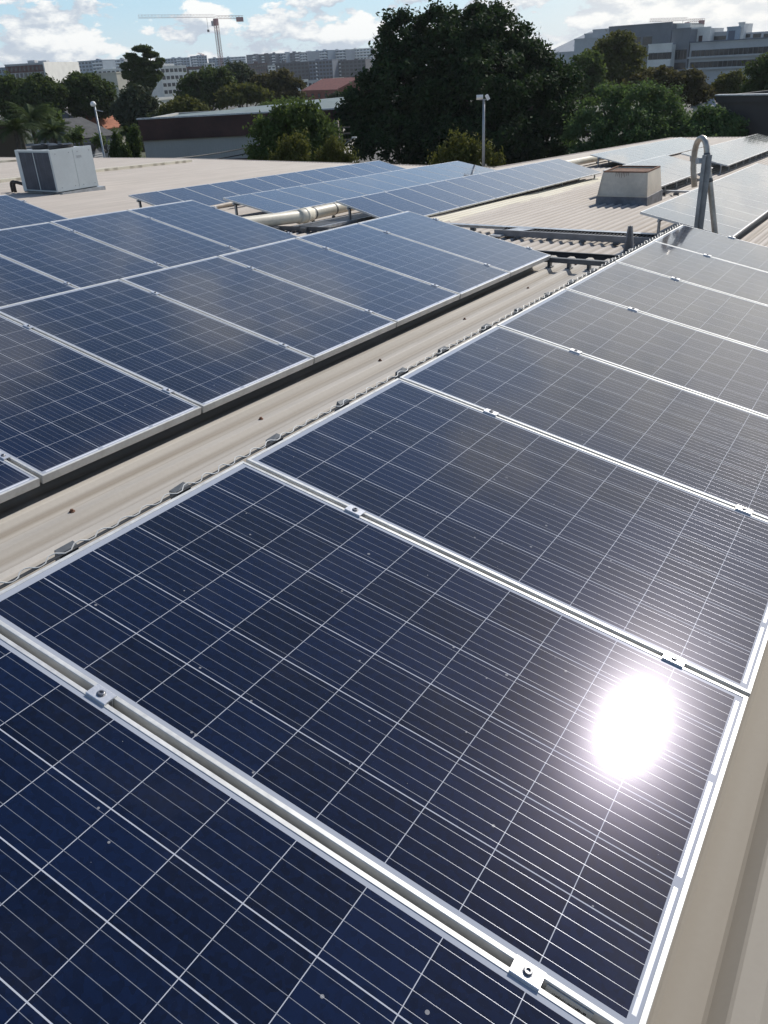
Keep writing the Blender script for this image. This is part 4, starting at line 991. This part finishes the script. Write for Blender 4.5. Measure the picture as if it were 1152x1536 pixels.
def gable_house(label, p0, p1, D0, D1, depth, rise, wallm, roofm, over=.4, hip=0.0, chimney=False, windows=2, name='house', cat='house', group='houses among the trees', across=False):
    a = at(*p0, D0); e = at(*p1, D1); zt_ = (a.z + e.z) / 2
    ex = Vector((e.x - a.x, e.y - a.y, 0)); W_ = ex.length; ex.normalize()
    root = thing(name, label, cat, (a.x, a.y, GROUND), math.atan2(ex.y, ex.x), group); H = zt_ - GROUND
    x0, x1, y0, y1 = -over, W_ + over, -over, depth + over
    if across:
        hp_ = hip * depth; ra, rb = (W_ / 2, y0 + hp_, H + rise), (W_ / 2, y1 - hp_, H + rise)
        fs = [(0, 4, 5, 3), (1, 2, 5, 4), (0, 1, 4), (2, 3, 5)]
        wv = MB().box((0, 0, 0), (W_, depth, H - .02)); 
        if hip == 0: wv.add([(0, 0, H - .02), (W_, 0, H - .02), (W_ / 2, 0, H + rise * .96), (0, depth, H - .02), (W_, depth, H - .02), (W_ / 2, depth, H + rise * .96)], [(0, 1, 2), (5, 4, 3)]); fs = fs[:2]
    else:
        hp_ = hip * W_; ra, rb = (x0 + hp_, depth / 2, H + rise), (x1 - hp_, depth / 2, H + rise)
        fs = [(0, 1, 5, 4), (2, 3, 4, 5), (0, 4, 3), (1, 2, 5)]
        wv = MB().box((0, 0, 0), (W_, depth, H - .02))
        if hip == 0: wv.add([(0, 0, H - .02), (0, depth, H - .02), (0, depth / 2, H + rise * .96), (W_, 0, H - .02), (W_, depth, H - .02), (W_, depth / 2, H + rise * .96)], [(0, 2, 1), (3, 4, 5)])
    wv.build('wall', wallm, root)
    vs = [(x0, y0, H), (x1, y0, H), (x1, y1, H), (x0, y1, H), ra, rb]
    rf = MB().add(vs, fs).build('roof', roofm, root)
    md = rf.modifiers.new('thick', 'SOLIDIFY'); md.thickness = .12
    if chimney: MB().box((W_ * .7, depth * .4, H), (W_ * .7 + .5, depth * .4 + .5, H + rise + .6)).build('chimney', BM_['red'], root)
    for k in range(windows): inst('window', win_mesh(1.2, 1.2, .06, G), root, Matrix.Translation((W_ * (k + .7) / (windows + .4) - .6, -.003, H - 2.2)))
    return root, W_, H
gable_house('red brick factory with stepped gable and small arched windows', (452, 134), (506, 136), 300, 285, 18, 3, BM_['red'], BM_['terra2'], .15, 0, windows=5, name='brick_building', cat='building', group=None)
gable_house('house with dull red tiled hip roof at the left', (100, 181), (128, 180), 180, 184, 9, 2.2, BM_['white'], BM_['terra2'], .5, .3)
gable_house('dark grey roofed house right behind the lamp pole', (124, 184), (150, 183), 170, 174, 9, 2.2, BM_['cream'], BM_['slate'], .5, .3, True)
gable_house('house with bright orange terracotta hip roof', (157, 192), (205, 188), 150, 156, 9, 2.4, BM_['cream'], BM_['terra'], .5, .35)
gable_house('house with red roof tucked behind the orange one', (158, 176), (186, 175), 200, 204, 9, 2.2, BM_['cream'], BM_['terra2'], .5, .3)
gable_house('low house with wide grey roof below the terracotta ones', (106, 208), (170, 203), 130, 134, 9, 2.4, BM_['grey'], BM_['slate'], .5, .28)
r_, W_, H = gable_house('small grey timber shed with slatted gable by the lamp pole', (139, 229), (156, 227), 112, 114, 4, 1.0, BM_['grey'], BM_['slate'], .2, 0, windows=0, name='garden_shed', cat='shed', group=None, across=True)
sl_ = MB()
for k in range(7): sl_.box((.05, -.05, H - .25 - k * .22), (W_ - .05, -.005, H - .13 - k * .22))
sl_.build('slats', BM_['lgrey'], r_)
# warehouse
r_, W_, H = bldg('pale metal warehouse with wide maroon fascia below the trees', (210, 181), (512, 178), 90, 86, 13, BM_['metal'], 0, 0, group=None, name='warehouse', plant=False)
sc_w = 67 / FPX * 1.02
fa = MB().box((-.12, -.30, H - 1.38), (W_ + .1, -.004, H + .44)).build('fascia', BM_['maroon'], r_)
MB().box((-.2, -.38, H + .452), (W_ + .2, .1, H + .58)).build('capping', M['galv'], r_)
rbm = MB()
for k in range(int(W_ / .25)): rbm.box((k * .25, -.03, 1.2), (k * .25 + .05, -.004, H - 1.39))
rbm.build('wall_ribs', BM_['metal'], r_)
MB().box((-.05, -.1, 0), (W_ + .05, -.032, H - 3.35)).build('base_band', BM_['brown'], r_)
rw = MB()
for k in range(3):
    x0 = W_ * (.02 + k * .325); rs_ = .30 + .32 * k; rw.add([(x0, .3, H + .10), (x0 + W_ * .315, .3, H + .10), (x0 + W_ * .315, 12.7, H + rs_ + .2), (x0, 12.7, H + rs_), (x0, .3, H + .01), (x0 + W_ * .315, .3, H + .01), (x0 + W_ * .315, 12.7, H + .01), (x0, 12.7, H + .01)], [(0, 1, 2, 3), (0, 4, 5, 1), (1, 5, 6, 2), (2, 6, 7, 3), (3, 7, 4, 0)])
rw.build('roof', BM_['groof'], r_)
bldg('flat white roofed hall with plant boxes behind the olive tree', (228, 152), (259, 148), 190, 195, 16, BM_['white'], 0, 0, group=None, name='factory_hall')
bldg('brown walled building corner with white band at the left border', (-60, 195), (25, 191), 76, 78, 10, wm('brown_wall', (0.10, 0.085, 0.07)), 0, 0, group=None, name='brick_building')
# right side
r_, W_, H = bldg('dark grey wall of a flat building at the right border', (1077, 155.5), (1260, 150), 76, 72, 16, wm('dark_grey_wall', (0.055, 0.053, 0.052), .1, .4), 0, 0, group=None, name='warehouse')
MB().box((-.2, -.3, H + .46), (W_, .3, H + .56)).build('capping', M['galv'], r_)
gable_house('house with brown tiled roof above the dark right wall', (1080, 155), (1112, 152), 150, 150, 9, 2.0, BM_['cream'], wm('brown_tiles', (0.10, 0.065, 0.055), .2, 1.5), .4, .25)
gable_house('small house with pale grey roof beside the feathery tree', (1040, 162), (1070, 159), 130, 130, 9, 1.4, BM_['white'], BM_['lgrey'], .4, .3)
r_, W_, H = gable_house('grey gabled hall with two roof vents right of the giant fig', (820, 79), (880, 76), 290, 270, 26, 5, BM_['lgrey'], wm('pale_metal_roof', (0.46, 0.46, 0.45), .05, .3, .5), .4, .12, windows=0, name='factory_hall', cat='building', group=None)
MB().box((-.3, -.7, H - 3.6), (W_ + .3, -.41, H - .1)).build('fascia', BM_['lgrey'], r_)
MB().box((0.6, -.35, H - 7.2), (W_ - .6, -.005, H - 3.7)).build('window', G, r_)
for k in (.36, .50): MB().box((W_ * k, 5.0, H + 1.6), (W_ * k + 1.6, 6.6, H + 2.9)).build('roof_vent', BM_['dark'], r_)

# office complex behind the trees, one building made of wings
o0 = at(893, 52, 270); o1 = at(1190, 40, 250)
ex = Vector((o1.x - o0.x, o1.y - o0.y, 0)); ex.normalize(); ang = math.atan2(ex.y, ex.x); ey = Vector((-ex.y, ex.x, 0))
of = thing('office_complex', 'large grey office complex with ribbon windows behind the right hand trees', 'building', (o0.x, o0.y, GROUND), ang)
Q = Vector((o0.x, o0.y, 0))
def fx(px, py, dy):
    """x along the front and height of a bearing where it meets the plane dy behind the front"""
    r = ray(px, py); r2 = Vector((r.x, r.y, 0)); tt = (Q + ey * dy).dot(ey) / r2.dot(ey); p = r * tt
    return (p - Q).dot(ex), p.z - GROUND
def wing(px0, px1, pyt, dy, depth, m_, zb=0.0, name='wing_wall'):
    x0, z0 = fx(px0, pyt, dy); x1, z1 = fx(px1, pyt, dy); zt_ = fx((px0 + px1) / 2, pyt, dy)[1]
    o = MB().box((x0, dy, zb), (x1, dy + depth, zt_)).box((x0 - .1, dy - .12, zt_ + .003), (x1 + .1, dy + .2, zt_ + .35)).build(name, m_, of); return x0, x1, zt_
def pane(px0, px1, py0, py1, dy, m_=None, name='window', proud=.06):
    x0, z1 = fx(px0, py0, dy); x1, z1b = fx(px1, py0, dy); z0 = fx((px0 + px1) / 2, py1, dy)[1]; z1 = fx((px0 + px1) / 2, py0, dy)[1]
    return MB().box((x0, dy - proud, z0), (x1, dy - .003, z1)).build(name, m_ or G, of)
wing(914, 1008, 38.4, 2, 20, BM_['grey']); wing(889.5, 914, 45.5, 3, 18, BM_['lgrey']); wing(877, 890, 52, 4, 14, BM_['lgrey'])
wing(862, 905, 59, -2, 8, BM_['lgrey'])
pane(897, 905, 58, 62, -2); pane(909, 918, 58, 66, 2)
pane(964.5, 978.5, 55, 68, 2); pane(950, 961, 56, 66, 2)
wing(973, 1008, 67.5, -4, 5.9, BM_['white'])
pane(973.2, 1007.5, 79, 89, -4, G); pane(973.2, 1007.5, 100, 108, -4, G)
for k in range(1, 5):
    xx = 973 + 35 * k / 5; pane(xx - .3, xx + .3, 79, 89, -4.07, M['galv_dark'], 'mullion')
wing(1008.5, 1036, 44.5, -1.5, 8, BM_['grey']); pane(1013, 1030.5, 74.5, 89, -1.5); pane(1012, 1028.5, 94, 104, -1.5)
for k in range(1, 4): pane(1013 + 17.5 * k / 4 - .3, 1013 + 17.5 * k / 4 + .3, 74.5, 89, -1.57, M['galv_dark'], 'mullion')
wing(1036.5, 1066, 43, 3, 9, BM_['white']); pane(1048.5, 1054, 53.5, 63.5, 3, BM_['brown'], 'door')
wing(1000, 1036, 38, 5, 9, BM_['white'])
xw0, xw1, zw = wing(1036.3, 1260, 60, -1, 9, BM_['lgrey'])
for k, (pa, pb_) in enumerate(((74.5, 84.0), (92.5, 101.5))):
    za, zb_2 = fx(1090, pa - 1.5, -1)[1], fx(1090, pb_ - 1.5, -1)[1]
    MB().box((xw0 + .6, -1.20, zb_2), (xw1 - .3, -1.003, za)).build('ribbon_window', G, of)
    for q in range(30):
        xx = xw0 + .6 + (xw1 - xw0 - 1.0) * q / 29; MB().box((xx, -1.30, zb_2 + .01), (xx + .14, -1.203, za - .01)).build('mullion', M['galv_dark'], of)
    MB().box((xw0 - .1, -1.8, zb_2 - .45), (xw1, -1.003, zb_2 - .004)).build('sill_band', BM_['lgrey'], of)
MB().box((xw0 - .1, -1.35, zw + .36), (xw1, -.6, zw + .55)).build('coping', BM_['dark'], of)
wing(1066, 1092, 50, 6, 8, BM_['lgrey']); pane(1069, 1090, 54, 60, 6)
wing(1091, 1110, 42, 4, 7, BM_['blue']); wing(1108.5, 1117, 35.5, 5, 6, BM_['white'])
pane(1093, 1103, 46, 60, 4, BM_['dark'])
wing(1110, 1260, 47, 7, 8, BM_['lgrey'])
for k in range(6): pane(1114 + k * 16, 1126 + k * 16, 50.5, 56.5, 7)

# cranes
def lattice(mb, p, q, w, n, r_, up=Vector((0, 0, 1)), tri=False):
    p = Vector(p); q = Vector(q); d_ = (q - p).normalized()
    a = d_.cross(up if abs(d_.dot(up)) < .9 else Vector((1, 0, 0))).normalized(); b_ = a.cross(d_).normalized()
    cs = [a * -.5 * w, a * .5 * w, b_ * w] if tri else [(-a - b_) * w * .5, (a - b_) * w * .5, (a + b_) * w * .5, (-a + b_) * w * .5]
    for c_ in cs: mb.bar(p + c_, q + c_, r_ * 1.5, r_ * 1.5)
    m_ = len(cs)
    for i in range(n):
        p0 = p + (q - p) * (i / n); p1 = p + (q - p) * ((i + 1) / n)
        for k in range(m_): mb.bar(p0 + cs[k], p1 + cs[(k + 1) % m_], r_, r_); mb.bar(p1 + cs[k], p1 + cs[(k + 1) % m_], r_, r_)
red, wht = wm('crane_red', (0.42, 0.25, 0.24)), wm('crane_white', (0.55, 0.55, 0.56))
def crane(label, pxm, pyt, D, jib_px, cjib_px, mast_w):
    top_ = at(pxm, pyt, D); root = thing('tower_crane', label, 'crane', (top_.x, top_.y, GROUND)); H = top_.z - GROUND
    a = at(*jib_px, D * .96) - Vector((top_.x, top_.y, GROUND)); dj = Vector((a.x, a.y, 0)); Lj = dj.length; dj.normalize()
    c_ = at(*cjib_px, D * 1.02) - Vector((top_.x, top_.y, GROUND)); Lc = Vector((c_.x, c_.y, 0)).length
    mb = MB(); lattice(mb, (0, 0, 0), (0, 0, H - 2), mast_w, 26, mast_w * .06); mb.build('mast', wm('crane_grey_red', (0.24, 0.15, 0.15)), root)
    mb = MB(); z_ = Vector((0, 0, H)); lattice(mb, z_, z_ + dj * Lj, mast_w * .80, 24, mast_w * .028, tri=True); mb.build('jib', wm('crane_pale_red', (0.55, 0.44, 0.43)), root)
    mb = MB(); lattice(mb, z_, z_ - dj * Lc, mast_w * .75, 8, mast_w * .035); mb.build('counter_jib', red, root)
    MB().bar(z_ - dj * (Lc * .78) - Vector((0, 0, mast_w * .6)), z_ - dj * Lc - Vector((0, 0, mast_w * .6)), mast_w * .8, mast_w * 1.2).build('counterweight', red, root)
    MB().box((-mast_w * .55, -mast_w * .55, H - 4.0), (mast_w * .55, mast_w * .55, H - .6)).build('slewing_unit', red, root)
    MB().box((-mast_w * 1.3, -mast_w * .7, H - 4.2), (-mast_w * .72, mast_w * .3, H - 1.6)).build('cabin', wht, root)
    q = z_ + dj * (Lj * .12); MB().tube([q, q - Vector((0, 0, 6))], .08, 5).bar(q - Vector((0, 0, 6)), q - Vector((0, 0, 7.2)), .9).build('hook_line', M['galv_dark'], root)
crane('red and white tower crane standing above the skyline on the left', 323, 26, 560, (208, 25.5), (360, 22.5), 1.9)
crane('distant pale tower crane peeking over the grey office complex', 1031, 31, 420, (975, 31.5), (1053, 29), 1.5)
crane('tiny far crane behind the blue apartment block', 303, 81.6, 1400, (297, 81.8), (308, 81), 1.6)

# ------------------------------------------------------------------ air
hm = bpy.data.materials.new('haze_air'); hm.use_nodes = True; hm.node_tree.nodes.clear(); t = NT(hm.node_tree)
pv = t.n.new('ShaderNodeVolumePrincipled'); pv.inputs['Color'].default_value = (0.86, 0.92, 1.0, 1); pv.inputs['Density'].default_value = 0.00010; pv.inputs['Anisotropy'].default_value = 0.25
ho = t.n.new('ShaderNodeOutputMaterial'); t.l.new(pv.outputs[0], ho.inputs['Volume'])
tag(MB().box((-4500, -400, GROUND - 1.0), (2500, 4500, 75.0)).build('haze', hm), kind='stuff')
